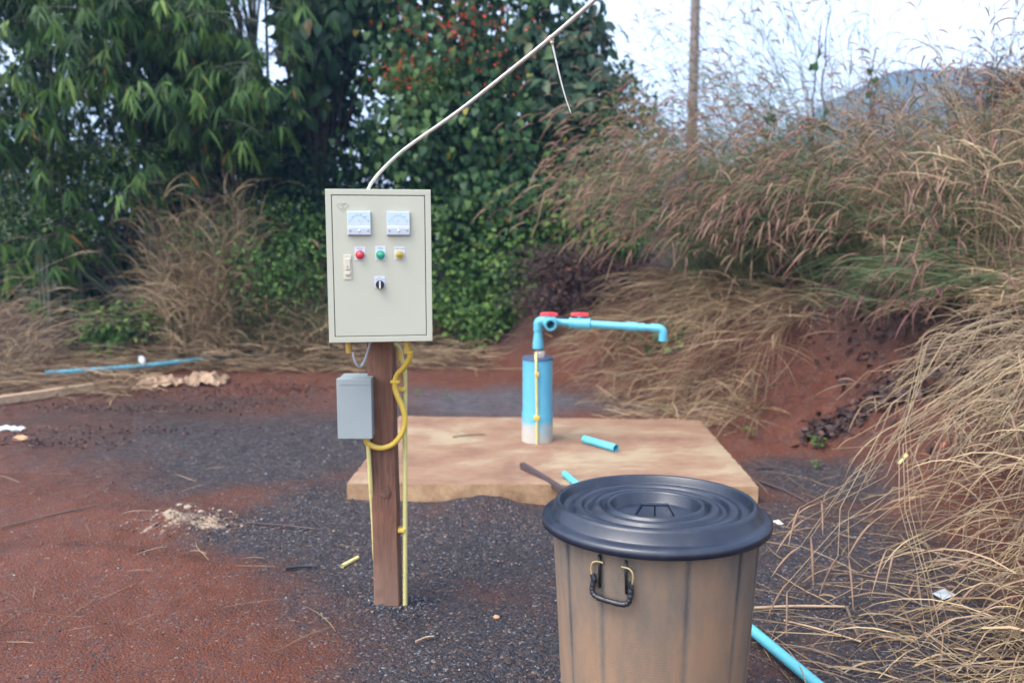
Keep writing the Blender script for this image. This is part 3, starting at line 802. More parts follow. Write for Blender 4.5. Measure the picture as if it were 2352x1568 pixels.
disc('knob', 872.5, 653, .0145, [(1, 0), (1, .005), (.93, .012), (0, .012)], 'black_plastic', pl, yd - .0012)
bm = bmesh.new(); add_box(bm, (cx(870.9), yd - .022, cz(661.5)), (cx(874.4), yd - .012, cz(644.5)), .001); bm_obj('grip_bar', bm, 'white_knob', pl)
text_obj('caption', 'OFF', .0052, (cx(871.5), yd - .0014, cz(637.6)), 'ink_pale', pl)
text_obj('caption', 'MAN', .0052, (cx(866.2), yd - .0014, cz(642)), 'ink_pale', pl)
text_obj('caption', 'AUTO', .0052, (cx(878.5), yd - .0014, cz(641.6)), 'ink_pale', pl)
lk = rbox('lock_handle', 791.5, 585, 809.5, 641, .0030, 'lock_cream', cab, .0008)
rbox('lever', 795, 594, 806.5, 618, .0055, 'lock_cream', lk, .0009, yd - .0022)
rbox('push_button', 795.5, 623.5, 806.3, 630.5, .0075, 'lock_cream', lk, .0009, yd - .0022)
disc('keyhole', 800.5, 613, .0032, [(1, 0), (1, .001), (.5, .0005), (0, .0002)], 'screw', lk, yd - .0077, 12)
# embossed shield with an S, same paint as the door
bm = bmesh.new()
shield = [(779, 471), (782, 466.5), (802, 466.5), (805.5, 471), (792, 486)]
def poly_tube(pts, r):
    q = [(cx(a), yd - .0003, cz(b_)) for a, b_ in pts]; add_tube(bm, q, r, 6)
poly_tube(shield + [shield[0], shield[1]], .0012)
poly_tube([(797, 470), (793, 468.6), (788.5, 469.5), (788.5, 472), (794.5, 474), (795, 477), (791, 478.6), (787.5, 477)], .0013)
bm_obj('embossed_emblem', bm, 'panel_paint', cab, smooth=True)
# glands under the cabinet
def gland(px, py1, y, r):
    bm = bmesh.new(); p = P(px, 790, y)
    zb = P(px, py1, y)[2]
    prof = [(r * 1.25, z0_ + .001), (r * 1.25, z0_ - .008), (r, z0_ - .009), (r, z0_ - .016), (r * .92, zb + .003), (r * .8, zb)]
    add_lathe(bm, prof, (p[0], y, 0), n=16); bm_obj('cable_gland', bm, 'gland_yellow', cab, smooth=True, angle=40)
    return (p[0], y, zb)
gl = gland(810, 808, D0 - .10, .011); gr_ = gland(942, 812, D0 - .10, .0125)

cab.rotation_euler[2] = R(8.5); cab.location.x -= .0126; cab.location.y -= .008
# incoming cable and its tie
cp_ = [(843, 440, 2.88), (857, 415, 2.86), (880, 388, 2.83), (915, 355, 2.79), (950, 328, 2.74), (1050, 258, 2.6), (1160, 172, 2.42), (1262, 90, 2.26), (1366, 0, 2.1), (1470, -95, 1.96), (1700, -330, 1.7)]
cpt = smoothpath([P(*q) for q in cp_], 8)
cpt[0].z = z1_ - .004
cb = thing('overhead_cable', 'off-white power cable rising from the cabinet top to the upper right', 'cable', tuple(cpt[0]))
bm = bmesh.new(); add_tube(bm, cpt, .0056, 10); bm_obj('sheath', bm, 'white_cable', cb, smooth=True, angle=60)
q = [P(1266, 90, 2.265), P(1268, 99, 2.26), P(1275, 130, 2.26), P(1288, 185, 2.26), P(1300, 228, 2.26), P(1312, 262, 2.26)]
bm = bmesh.new(); add_tube(bm, smoothpath(q, 4), list(np.linspace(.0036, .0012, 21)), 6); bm_obj('tie_tail', bm, 'white_cable', cb, smooth=True)
bm = bmesh.new()
for k in range(8):
    pass
o0 = Vector(P(1264, 90, 2.262)); ax = (Vector(P(1366, 0, 2.1)) - Vector(P(1160, 172, 2.42))).normalized()
add_tube(bm, [o0 - ax * .006, o0 + ax * .006], .0085, 12); bmesh.ops.create_icosphere(bm, subdivisions=1, radius=.006, matrix=Matrix.Translation(Vector(P(1268, 98, 2.255))))
bm_obj('tie_knot', bm, simple('tie_tan', (.5, .38, .3), .6), cb, smooth=True)

# grey loop of wire
lp = smoothpath([gl, P(813, 822, D0 - .1), P(820, 838, D0 - .09), P(829, 841, D0 - .07), P(838, 826, D0 - .05), P(847, 800, D0 - .03), P(852, 780, D0 - .02)], 6)
gw = thing('grey_wire_loop', 'short grey wire hanging in a loop under the cabinet', 'wire', tuple(lp[0]))
bm = bmesh.new(); add_tube(bm, lp, .0042, 8); bm_obj('wire', bm, 'grey_wire', gw, smooth=True, angle=60)

# ================================================================== SMALL GREY BOX
DB = D0 - .075
ga, gb = P(772, 870, DB), P(855, 1008, DB)
gx0, gx1 = ga[0], gb[0]; gz1, gz0 = ga[2], gb[2]
gbx = thing('breaker_box', 'small light grey metal box fixed to the left side of the post', 'electrical box', ((gx0 + gx1) / 2, DB + .06, gz0))
bm = bmesh.new(); add_box(bm, (gx0 + .002, DB + .010, gz0 + .003), (gx1 - .002, DB + .135, gz1 - .002), .002); bm_obj('box_body', bm, 'grey_paint', gbx)
bm = bmesh.new(); add_box(bm, (gx0, DB + .0015, gz0), (gx1, DB + .032, gz1 - .0), .0022)
bm_obj('cover', bm, 'grey_paint', gbx)
bm = bmesh.new(); add_box(bm, (gx0 + .012, DB, gz1 - .0215), (gx1 - .001, DB + .0022, gz1 - .0008), .0006); bm_obj('cover_lip', bm, 'grey_paint', gbx)
bm = bmesh.new(); add_box(bm, (gx1 - .001, DB + .05, gz0 + .02), (xl + LEAN * .8 + .003, DB + .11, gz1 - .02)); bm_obj('bracket', bm, 'screw', gbx)

# ================================================================== YELLOW CONDUITS
Dc = D0 - .014
path = smoothpath([(gr_[0], gr_[1], gr_[2] + .01), P(941, 822, D0 - .085), P(930, 841, D0 - .06), P(912, 862, D0 - .025), P(907, 888, Dc), P(913, 910, Dc), P(923, 932, Dc),
                   P(930, 958, Dc), P(928, 982, Dc), P(917, 1004, Dc), P(900, 1021, Dc), P(878, 1028, Dc - .004), P(858, 1025, Dc - .006), P(843, 1015, Dc - .01), P(841, 1004, Dc - .01)], 10)
# resample finely, corrugated
def resample(pts, step):
    o = [pts[0]]; acc = 0
    for a, b_ in zip(pts, pts[1:]):
        d = (b_ - a).length; t = step - acc
        while t < d: o.append(a.lerp(b_, t / d)); t += step
        acc = (acc + d) % step
    o.append(pts[-1]); return o
rp = resample(path, .0022)
fc = thing('flexible_conduit', 'thick yellow corrugated conduit looping round the post to the grey box', 'conduit', tuple(path[0]))
bm = bmesh.new(); add_tube(bm, rp, [.0098 + (.0009 if i % 2 else 0) for i in range(len(rp))], 12); bm_obj('corrugated_tube', bm, 'yellow_conduit', fc, smooth=True)
def clip(px, py, y, w_, h_, parent, name='clip'):
    p = P(px, py, y); bm = bmesh.new(); add_box(bm, (p[0] - w_ / 2, y - .014, p[2] - h_ / 2), (p[0] + w_ / 2, y + .012, p[2] + h_ / 2), .003); return bm_obj(name, bm, 'yellow_conduit', parent)
clip(908, 876, Dc, .034, .011, fc)
# straight pale conduit on the right of the post
Dy = D0 + .035
a_ = P(916, 816, Dy); b_ = G(927, 1392, 0.0)
sx = P(931, 860, Dy)[0]
pth = smoothpath([(cx(880), Dy - .02, z0_ + .012), P(885, 793, Dy - .01), P(905, 792, Dy), P(917, 800, Dy), P(921, 818, Dy)], 5) + [Vector((P(930, 850, Dy)[0], Dy, P(930, 850, Dy)[2])), Vector((P(930, 1388, D0 + .01)[0], D0 + .012, -.02))]
sc = thing('straight_conduit', 'pale yellow rigid conduit running down the right side of the post', 'conduit', tuple(pth[-1]))
bm = bmesh.new(); add_tube(bm, pth, .0088, 12); bm_obj('conduit_tube', bm, 'pale_yellow', sc, smooth=True, angle=60)
for (px, py) in ((924, 893), (923, 1216)):
    p = P(px, py, D0 + .02)
    bm = bmesh.new(); add_box(bm, (xr + LEAN * p[2] - .002, D0 + .006, p[2] - .008), (p[0] + .014, D0 + .012 + .028, p[2] + .008), .004); bm_obj('saddle_clip', bm, 'yellow_conduit', sc)
bm = bmesh.new(); p = P(917, 818, Dy); add_tube(bm, [P(917.5, 806, Dy), P(921, 830, Dy)], .0112, 12); bm_obj('coupling', bm, 'gland_yellow', sc, smooth=True, angle=50)
# slanting conduit on the left
q0 = P(845, 1015, D0 - .02); q1 = P(863, 1300, D0 + .045)
ln = thing('slanting_conduit', 'thin pale yellow conduit slanting from the grey box behind the post', 'conduit', (q1[0], q1[1], 0))
bm = bmesh.new(); add_tube(bm, smoothpath([q0 + np.array([-.002, 0, .03]), q0, P(850, 1090, D0 - .01), P(857, 1200, D0 + .03), P(862, 1290, D0 + .05), (q1[0] + .012, D0 + .10, -.02)], 5), .0078, 10); bm_obj('conduit_tube', bm, 'pale_yellow', ln, smooth=True, angle=60)

# ================================================================== WELL CASING AND STANDPIPE
cb0 = G(1234, 1019, zt); WY = cb0[1] + .095; WX = P(1234, 1000, WY)[0]
def wz(py, y=None): return P(1234, py, y if y else WY)[2]
well = thing('well_casing', 'thick upright sky blue well casing standing on the concrete slab', 'well pipe', (WX, WY, zt))
ztopc = wz(824)
rc_ = .094
bm = bmesh.new()
zs = wz(948) 
add_lathe(bm, [(rc_ * 1.05, zt - .01), (rc_ * 1.05, zs - .012), (rc_ * 1.045, zs), (rc_, zs + .025), (rc_, ztopc), (rc_ * .9, ztopc)], (WX, WY, 0), n=48)
bm_obj('casing_tube', bm, 'casing', well, smooth=True, angle=50)
bm = bmesh.new(); rg = add_lathe(bm, [(rc_ * .98, ztopc - .002), (rc_ * 1.04, ztopc - .002), (rc_ * 1.045, ztopc + .008), (rc_ * 1.02, ztopc + .014), (.02, ztopc + .014)], (WX, WY, 0), n=40)
bm_obj('well_cap', bm, simple('cap_navy', (.05, .08, .14), .5), well, smooth=True, angle=40)
# yellow cable duct on the casing
dxx = P(1233, 900, WY - .12)[0]
bm = bmesh.new(); yv = WY - .105
add_tube(bm, [(dxx + .003, yv, zt - .005), (dxx + .002, yv, .3), (dxx - .002, yv, .5), (dxx - .004, yv, ztopc - .02), (dxx - .006, yv + .02, ztopc + .035), (dxx, WY - .03, ztopc + .04)], .0085, 10)
duct = bm_obj('cable_duct', bm, 'pale_yellow', well, smooth=True, angle=60)
for zq, ww in ((wz(853), .026), (wz(951), .038)):
    bm = bmesh.new(); add_box(bm, (dxx - ww / 2, yv - .012, zq - .012), (dxx + ww / 2, yv + .01, zq + .012), .003); bm_obj('duct_clip', bm, 'yellow_conduit', well)
# riser
PX_ = P(1236, 770, WY)[0]
sp_t = thing('standpipe', 'light blue plastic standpipe with two red taps and a long side spout', 'water pipe', (PX_, WY, ztopc + .014))
bm = bmesh.new(); za = ztopc + .012
add_lathe(bm, [(.030, za), (.030, za + .018), (.034, za + .019), (.034, za + .032), (.028, za + .033), (.028, za + .045)], (PX_ + .012, WY, 0), n=8); bm_obj('steel_nipple', bm, 'tape', sp_t, smooth=True, angle=30)
zb = za + .044
bm = bmesh.new(); add_lathe(bm, [(.024, zb), (.031, zb), (.031, zb + .010), (.024, zb + .012)], (PX_ + .006, WY, 0), n=20); bm_obj('seal_ring', bm, 'black_rubber', sp_t, smooth=True, angle=30)
zc = zb + .010
ze = P(1236, 737, WY)[2]
bm = bmesh.new(); add_lathe(bm, [(.034, zc), (.034, zc + .03), (.028, zc + .078), (.0275, zc + .095), (.0255, zc + .096), (.0255, ze - .06)], (PX_, WY, 0), n=28); bm_obj('reducer', bm, 'blue_pvc', sp_t, smooth=True, angle=30)
# elbow
ad = Vector((math.cos(R(-14)) * math.cos(R(-2.0)), math.sin(R(-14)) * math.cos(R(-2.0)), math.sin(R(-2.0))))
el = [Vector((PX_, WY, ze - .062))] + [Vector((PX_, WY, ze - .02))]
E0 = Vector((PX_, WY, ze))
for k in range(1, 7):
    a = k / 6 * math.pi / 2; el.append(Vector((PX_, WY, ze - .02)) + ad * (.02 * (1 - math.cos(a))) + Vector((0, 0, 1)) * .02 * math.sin(a))
el.append(E0 + ad * .055)
bm = bmesh.new(); add_tube(bm, el, .0295, 20); bm_obj('elbow', bm, 'blue_pvc', sp_t, smooth=True, angle=60)
def seg(name, s0, s1, r, m='blue_pvc', parent=None):
    bm = bmesh.new(); add_tube(bm, [E0 + ad * s0, E0 + ad * s1], r, 22); return bm_obj(name, bm, m, parent or sp_t, smooth=True, angle=50)
seg('arm_pipe', .05, .215, .0225)
# T valve pointing to the viewer
fw = Vector((.10, -.98, -.05)).normalized()
tc0 = E0 + ad * .060
def frustum(bm, pts, rs, sides=24, caps=False): return add_tube(bm, pts, rs, sides, caps)
bm = bmesh.new(); add_rings(bm, tc0, fw, [(0, .030), (.07, .032), (.075, .038), (.125, .039), (.13, .037), (.13, .0255), (.03, .0255)])
tv = bm_obj('front_valve', bm, 'blue_pvc', sp_t, smooth=True, angle=40)
bm = bmesh.new(); add_tube(bm, [tc0 + fw * .045, tc0 + fw * .05], .0253, 20); bm_obj('bore', bm, 'pvc_inside', tv)
seg('tee_body', .035, .112, .031)
def handle(c, d, parent):
    c = Vector(c); d = Vector(d).normalized(); sd = Vector((0, 0, 1)).cross(d).normalized()
    bm = bmesh.new(); add_tube(bm, [c, c + Vector((0, 0, .022))], .017, 14); bm_obj('stem', bm, 'blue_pvc', parent, smooth=True, angle=40)
    bm = bmesh.new()
    ou = [(-.056, .010), (-.045, .015), (-.02, .017), (-.008, .021), (.008, .021), (.02, .017), (.045, .015), (.056, .010), (.056, -.010), (.045, -.015), (.02, -.017), (.008, -.021), (-.008, -.021), (-.02, -.017), (-.045, -.015), (-.056, -.010)]
    lo = [bm.verts.new(c + Vector((0, 0, .020)) + d * a + sd * b_) for a, b_ in ou]; hi = [bm.verts.new(c + Vector((0, 0, .041 if abs(a) < .03 else .038)) + d * a * .97 + sd * b_ * .9) for a, b_ in ou]
    bm.faces.new(lo[::-1]); bm.faces.new(hi)
    for k in range(len(ou)): bm.faces.new((lo[k], lo[(k + 1) % len(ou)], hi[(k + 1) % len(ou)], hi[k]))
    bmesh.ops.recalc_face_normals(bm, faces=bm.faces[:]); bmesh.ops.bevel(bm, geom=bm.edges[:], offset=.002, segments=1, affect='EDGES')
    bm_obj('tap_handle', bm, 'red_plastic', parent, smooth=True, angle=30)
handle(tc0 + fw * .06 + Vector((0, 0, .025)), (1, -.1, 0), tv)
v2 = seg('inline_valve', .205, .325, .034)
seg_ring = [(.200, .212), (.318, .330)]
for a, b_ in seg_ring: 
    bm = bmesh.new(); add_tube(bm, [E0 + ad * a, E0 + ad * b_], .0362, 22); bm_obj('collar', bm, 'blue_pvc', v2, smooth=True, angle=50)
handle(E0 + ad * .263 + Vector((0, 0, .026)), (1, -.12, 0), v2)
seg('arm_pipe', .315, .60, .0235)
seg('reducing_socket', .555, .615, .0285); seg('socket_collar', .612, .665, .0245); seg('arm_pipe', .66, .72, .0205)
el = [E0 + ad * .70, E0 + ad * .745]
for k in range(1, 7):
    a = k / 6 * math.pi / 2; el.append(E0 + ad * (.745 + .03 * math.sin(a)) - Vector((0, 0, 1)) * .03 * (1 - math.cos(a)))
tip = el[-1] - Vector((0, 0, .045)); el.append(tip)
bm = bmesh.new(); add_tube(bm, el, .0265, 20, False); add_rings(bm, tip, (0, 0, 1), [(0, .0265), (0, .0205), (.03, .0205)], 20); sb = bm_obj('spout_elbow', bm, 'blue_pvc', sp_t, smooth=True, angle=50)
bm = bmesh.new(); add_tube(bm, [tip + Vector((0, 0, .028)), tip + Vector((0, 0, .03))], .021, 20); bm_obj('bore', bm, 'pvc_inside', sb)

# hollow pipe helper
def pipe(name, a, b_, r, m, label, cat, th=.003, inner='pvc_inside'):
    a, b_ = Vector(a), Vector(b_); d = (b_ - a).normalized()
    t = thing(name, label, cat, tuple((a + b_) / 2 - Vector((0, 0, r))))
    bm = bmesh.new(); Ln = (b_ - a).length; add_rings(bm, a, d, [(Ln * .3, r - th), (0, r - th), (0, r), (Ln, r), (Ln, r - th), (Ln * .7, r - th)], 20); bm_obj('pipe_wall', bm, m, t, smooth=True, angle=50)
    bm = bmesh.new(); add_tube(bm, [a + d * (Ln * .28), b_ - d * (Ln * .28)], r - th + .0004, 16); bm_obj('bore', bm, inner, t)
    return t
pa, pb = G(1342, 1008, zt + .026), G(1415, 1029, zt + .026)
pipe('pipe_offcut', pa, pb, .0245, 'blue_pvc', 'short blue pipe offcut lying on the concrete slab', 'pipe')
# long blue pipe, one end on the slab, the other on the ground at lower right
qa = Vector(G(1297, 1088, zt + .021)); qb = Vector(G(1890, 1582, .02))
qa2 = qa; dd = (qb - qa).normalized()
pipe('long_blue_pipe', qa, qb + dd * .25, .0185, 'blue_pipe_long', 'long blue water pipe leaning off the slab behind the black-lidded bin', 'pipe')
# dark timber bar
wa = Vector(G(1199, 1068, zt + .02)); wb = Vector(G(1330, 1128, zt + .02)); dd = (wb - wa).normalized(); wb = wa + dd * 1.0
wb.z = Hs(wb.x, wb.y) + .03
sd = dd.cross(Vector((0, 0, 1))).normalized(); upv = sd.cross(dd)
bm = bmesh.new()
r8 = []
for p, k in ((wa, 1), (wb, 1)):
    r8.append([bm.verts.new(p + sd * a * .017 + upv * b_ * .017) for a, b_ in ((-1, -1), (1, -1), (1, 1), (-1, 1))])
for k in range(4): bm.faces.new((r8[0][k], r8[0][(k + 1) % 4], r8[1][(k + 1) % 4], r8[1][k]))
bm.faces.new(r8[0]); bm.faces.new(r8[1]); bmesh.ops.recalc_face_normals(bm, faces=bm.faces[:]); bmesh.ops.bevel(bm, geom=bm.edges[:], offset=.003, segments=2, affect='EDGES')
bm_obj('timber_bar', bm, 'dark_wood', label='dark brown timber bar leaning on the slab edge beside the bin', cat='timber bar')
# thin twig on the slab
ta, tb = G(1040, 1003, zt + .008), G(1115, 997, zt + .010)
bm = bmesh.new(); add_tube(bm, smoothpath([ta, (ta + tb) / 2 + np.array([0, .004, .004]), tb], 4), [.004] * 8 + [.0025], 6); bm_obj('twig', bm, 'bark', label='thin dark twig lying on the slab left of the casing', cat='twig')

# ================================================================== BIN
BZ = .6694
BX, BY = .379, 2.12
binr = thing('rubbish_bin', 'large round plastic bin caked in tan dust with a black ridged lid', 'bin', (BX, BY, 0))
nb = 144
def bodyr(z): return .236 + (.272 - .236) * (z / BZ)
ribs = [R(-90 + d) for d in (-62, -37, 8, 40, 62, 90, 120, 150, 180, 210, 240)]
bm = bmesh.new()
la = bm.verts.layers.float.new('rib')
rings = []
zsb = list(np.linspace(0.0, BZ - .01, 26))
for z in zsb:
    ring = []
    for k in range(nb):
        a = 2 * math.pi * k / nb
        e = 0
        for rb in ribs:
            d = abs((a - rb + math.pi) % (2 * math.pi) - math.pi)
            e = max(e, math.exp(-(d / .030) ** 4))
        rr = bodyr(z) - .0022 * e + .0012 * math.sin(a * 3 + z * 5)
        v = bm.verts.new((BX + rr * math.cos(a), BY + rr * math.sin(a), z)); v[la] = e
        ring.append(v)
    rings.append(ring)
for A, B in zip(rings, rings[1:]):
    for k in range(nb): bm.faces.new((A[k], A[(k + 1) % nb], B[(k + 1) % nb], B[k]))
bm.faces.new(rings[0][::-1])
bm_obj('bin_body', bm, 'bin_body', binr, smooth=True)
bm = bmesh.new()
rl = .300
prof = [(rl - .008, -.024), (rl - .001, -.021), (rl + .001, -.006), (rl - .004, .000), (rl - .012, .003), (rl - .024, .004), (rl - .029, .008), (rl - .035, .030), (rl - .040, .037), (rl - .046, .038), (rl - .051, .034),
        (rl - .054, .016), (.243, .012), (.224, .0115), (.220, .013), (.216, .0205), (.212, .0225), (.196, .0225), (.192, .0205), (.188, .0130), (.184, .0110), (.175, .0110), (.171, .0130), (.167, .0215), (.163, .0235), (.149, .0235), (.145, .0215), (.141, .0145), (.138, .0130), (.135, .0150), (.131, .0245), (.127, .0265), (.119, .0265), (.115, .022),
        (.111, -.002), (.106, -.006), (.05, -.007), (.0005, -.007)]
LT = R(1.2)
add_lathe(bm, prof, (0, 0, 0), n=96)
ml = Matrix.Translation((BX, BY, BZ)) @ Matrix.Rotation(-.0068, 4, 'Y') @ Matrix.Rotation(-.0326, 4, 'X')
bmesh.ops.transform(bm, matrix=ml, verts=bm.verts[:])
lid = bm_obj('lid', bm, 'lid', binr, smooth=True, angle=60)
# lid handle: three legged bracket
bm = bmesh.new()
hp = [(-.050, 0, -.006), (-.034, 0, .022), (.034, 0, .022), (.050, 0, -.006)]
Rh = Matrix.Rotation(R(-4), 4, 'Z')
def tr(p): return (ml @ Rh @ Vector(p))
def bar(a, b_, w_, t_):
    a, b_ = tr(a), tr(b_); d = (b_ - a).normalized(); s1 = d.cross((ml.to_3x3() @ Rh.to_3x3()) @ Vector((0, 1, 0))).normalized(); s2 = (ml.to_3x3() @ Rh.to_3x3()) @ Vector((0, 1, 0))
    A = [bm.verts.new(a + s1 * x_ * t_ + s2 * y_ * w_) for x_, y_ in ((-1, -1), (1, -1), (1, 1), (-1, 1))]; B = [bm.verts.new(b_ + s1 * x_ * t_ + s2 * y_ * w_) for x_, y_ in ((-1, -1), (1, -1), (1, 1), (-1, 1))]
    for k in range(4): bm.faces.new((A[k], A[(k + 1) % 4], B[(k + 1) % 4], B[k]))
    bm.faces.new(A[::-1]); bm.faces.new(B)
bar(hp[0], hp[1], .008, .0022); bar((-.036, 0, .0225), (.036, 0, .0225), .008, .0022); bar(hp[2], hp[3], .008, .0022); bar((0, 0, -.006), (0, 0, .021), .003, .0022)
bmesh.ops.recalc_face_normals(bm, faces=bm.faces[:])
bm_obj('lid_handle', bm, 'lid', lid)
# side handles
def side_handle(ang):
    rt = Vector((math.cos(ang), math.sin(ang), 0)); tg = Vector((-math.sin(ang), math.cos(ang), 0))
    def q(s, z, o): 
        rr = bodyr(z) + o
        return Vector((BX, BY, z)) + rt * (rr * math.cos(s / .26)) + tg * (rr * math.sin(s / .26))
    grp = bpy.data.objects.new('side_handle', None)
    pts = [q(-.044, .575, .010), q(-.046, .558, .014), q(-.044, .545, .017), q(-.032, .537, .018), (q(0, .535, .019)), q(.030, .534, .018), q(.042, .541, .017), q(.046, .556, .014), q(.045, .573, .010)]
    bm = bmesh.new(); sp_ = smoothpath(pts, 6); add_tube(bm, sp_, [.0068 + .0007 * math.sin(i * 1.7) for i in range(len(sp_))], 12)
    hd = bm_obj('side_handle', bm, 'black_plastic', binr, smooth=True)
    for s in (-1, 1):
        bm = bmesh.new(); add_tube(bm, smoothpath([q(s * .022, .622, .004), q(s * .038, .622, .006), q(s * .048, .616, .009), q(s * .051, .60, .011), q(s * .047, .577, .012)], 5), .0026, 8); bm_obj('brass_wire', bm, 'brass', hd, smooth=True)
        bm = bmesh.new(); c = q(s * .047, .575, .006); 
        add_tube(bm, [q(s * .033, .640, .003), q(s * .033, .60, .004), q(s * .034, .556, .003)], .0034, 8); bm_obj('bracket', bm, 'black_plastic', hd, smooth=True)
        bm = bmesh.new(); add_tube(bm, [q(s * .045 - .003, .589, .011), q(s * .045 + .003, .576, .012)], .0068, 10); bm_obj('knuckle', bm, 'black_plastic', hd, smooth=True, angle=40)
side_handle(R(-90 - 31)); side_handle(R(90 - 31))


# ================================================================== VEGETATION
def in_gap(Q, gaps):
    px, py = proj(Q); m = np.zeros(len(Q), bool); k_ = 1.45
    for cx_, cy_, rx, ry in gaps: m |= ((px - cx_) / (rx * k_)) ** 2 + ((py - cy_) / (ry * k_)) ** 2 < 1
    return m
SKYGAPS = [(578, 28, 42, 45), (612, 80, 24, 26), (634, 150, 24, 28), (600, 15, 35, 16), (660, 170, 12, 10)]
def leaf_cloud(acc, c, rad, n, tpl, size, spread, droop=.5, outw=.5, shell=.45, var=(.0, .9), per=9, sig=.10, gaps=None, cam_side=None, wid=(.8, 1.15)):
    """clusters of leaves spread through the outer part of an ellipsoidal volume"""
    c = np.asarray(c, float); rad = np.asarray(rad, float)
    nc = max(1, n // per)
    d = nrm(rng.normal(size=(nc, 3)))
    if cam_side: d[:, 1] = np.where(rng.random(nc) < cam_side, -np.abs(d[:, 1]), d[:, 1])
    rr = (1 - shell * rng.random(nc) ** 1.3) * (1 + .16 * rng.normal(size=nc))
    cc = c + d * rad * rr[:, None]
    L = np.repeat(cc, per, 0) + rng.normal(size=(nc * per, 3)) * sig
    dd = np.repeat(d, per, 0)
    keep = L[:, 2] > H(L[:, 0], L[:, 1]) + .02
    if gaps: keep &= ~in_gap(L, gaps)
    L, dd = L[keep], dd[keep]; m = len(L)
    cv = np.repeat(rng.uniform(var[0], var[1], nc), per)[keep]
    dr = nrm(dd * outw + rng.normal(size=(m, 3)) * spread + np.array([0, 0, -droop]))
    nh = nrm(dd + rng.normal(size=(m, 3)) * .5 + np.array([0, -.2, .5]))
    Mx = frames(dr, nh, U(size[0], size[1], m), U(wid[0], wid[1], m))
    v = np.clip(cv + rng.normal(size=m) * .14, 0, .94); odd = rng.random(m) < .012; v[odd] = U(.95, 1, odd.sum())
    scat(acc, tpl[0], tpl[1], Mx, L, v)
    return L
def twigs(acc, base, tips, r0=.03, r1=.004, K=6, sag=.1):
    base = np.asarray(base, float); n = len(tips)
    t = np.linspace(0, 1, K)[None, :, None]
    b = base if base.ndim == 2 else np.repeat(base[None], n, 0)
    Pt = b[:, None] * (1 - t) + tips[:, None] * t
    Pt[:, :, 2] += (np.sin(t[0, :, 0] * math.pi) * sag)[None] * rng.uniform(.3, 1.5, (n, 1))
    Pt[:, 1:-1] += rng.normal(size=(n, K - 2, 3)) * .03
    tubes(acc, Pt, np.broadcast_to(np.linspace(r0, r1, K), (n, K)), 4)
def tree(name, label, cat, lumps, tpl, m, size, n, trunk, r=.12, per=9, sig=.1, spread=.5, droop=.5, outw=.5, gaps=SKYGAPS, group=None, shell=.5, var=(0, .9), camside=.7, nparts=0):
    """lumps: (px, py, D, rx, ry, rz, weight)"""
    x0, y0 = trunk; z0 = Hs(x0, y0)
    t = thing(name, label, cat, (x0, y0, z0), group)
    acc = Acc(); tw = Acc(); W = sum(l[6] for l in lumps); top = 0; Ls = []
    for l in lumps:
        c = P(l[0], l[1], l[2]); top = max(top, c[2])
        Ls.append(leaf_cloud(acc, c, l[3:6], int(n * l[6] / W), tpl, size, spread, droop, outw, shell, var, per, sig, gaps, camside))
        b = np.array([x0, y0, z0 + (c[2] - z0) * .35])
        k = 5; tips = c + nrm(rng.normal(size=(k, 3))) * np.array(l[3:6]) * .75
        kp = ~in_gap(tips, gaps) if gaps else np.ones(k, bool)
        twigs(tw, b, tips[kp] if kp.any() else tips, r * .3, .008, 6, .15)
    acc.obj('foliage', m, t, kind='stuff')
    tk = Acc(); K = 9; zz = np.linspace(-.1, (top - z0) * .9, K)
    Pt = np.stack([x0 + .12 * np.sin(zz * 1.1 + x0), y0 + .1 * np.cos(zz * .9), z0 + zz], -1)[None]
    tubes(tk, Pt, np.linspace(r, r * .3, K)[None], 9)
    tk.obj('trunk', 'bark', t)
    tw.obj('limbs', 'bark', t)
    if nparts:
        add_leaf_parts(t, np.concatenate(Ls), nparts, tpl, m, size, droop, spread)
    return t
_leafmesh = {}
def add_leaf_parts(t, L, n, tpl, m, size, droop, spread):
    """single leaves nearest the viewer, each an object sharing one of a few meshes"""
    key = (m, t.name)
    ms = []
    for v in (.15, .4, .6, .8):
        ms.append(mesh_np('leaf', tpl[0], None, tpl[1], np.full(len(tpl[0]), v)))
        ms[-1].materials.append(M[m])
    px, py = proj(L); ok = (px > -50) & (px < 2400) & (py > -50) & (py < 1500)
    L = L[ok]; idx = np.argsort(L[:, 1])[:n * 3]; idx = rng.permutation(idx)[:n]
    off = worldloc(t)
    for i in idx:
        p = L[i]; d = nrm(rng.normal(size=3) * spread + np.array([0, -.25, -droop])); nh = nrm(np.array([0, -.7, .6]) + rng.normal(size=3) * .4)
        F3 = frames(d[None], nh[None], np.array([rng.uniform(*size) * 1.05]))[0]
        o = bpy.data.objects.new('leaf', ms[int(rng.integers(4))]); C.objects.link(o); o.parent = t
        mm = Matrix([[*F3[0], p[0] - off.x], [*F3[1], p[1] - .05 - off.y], [*F3[2], p[2] - off.z], [0, 0, 0, 1]])
        o.matrix_local = mm

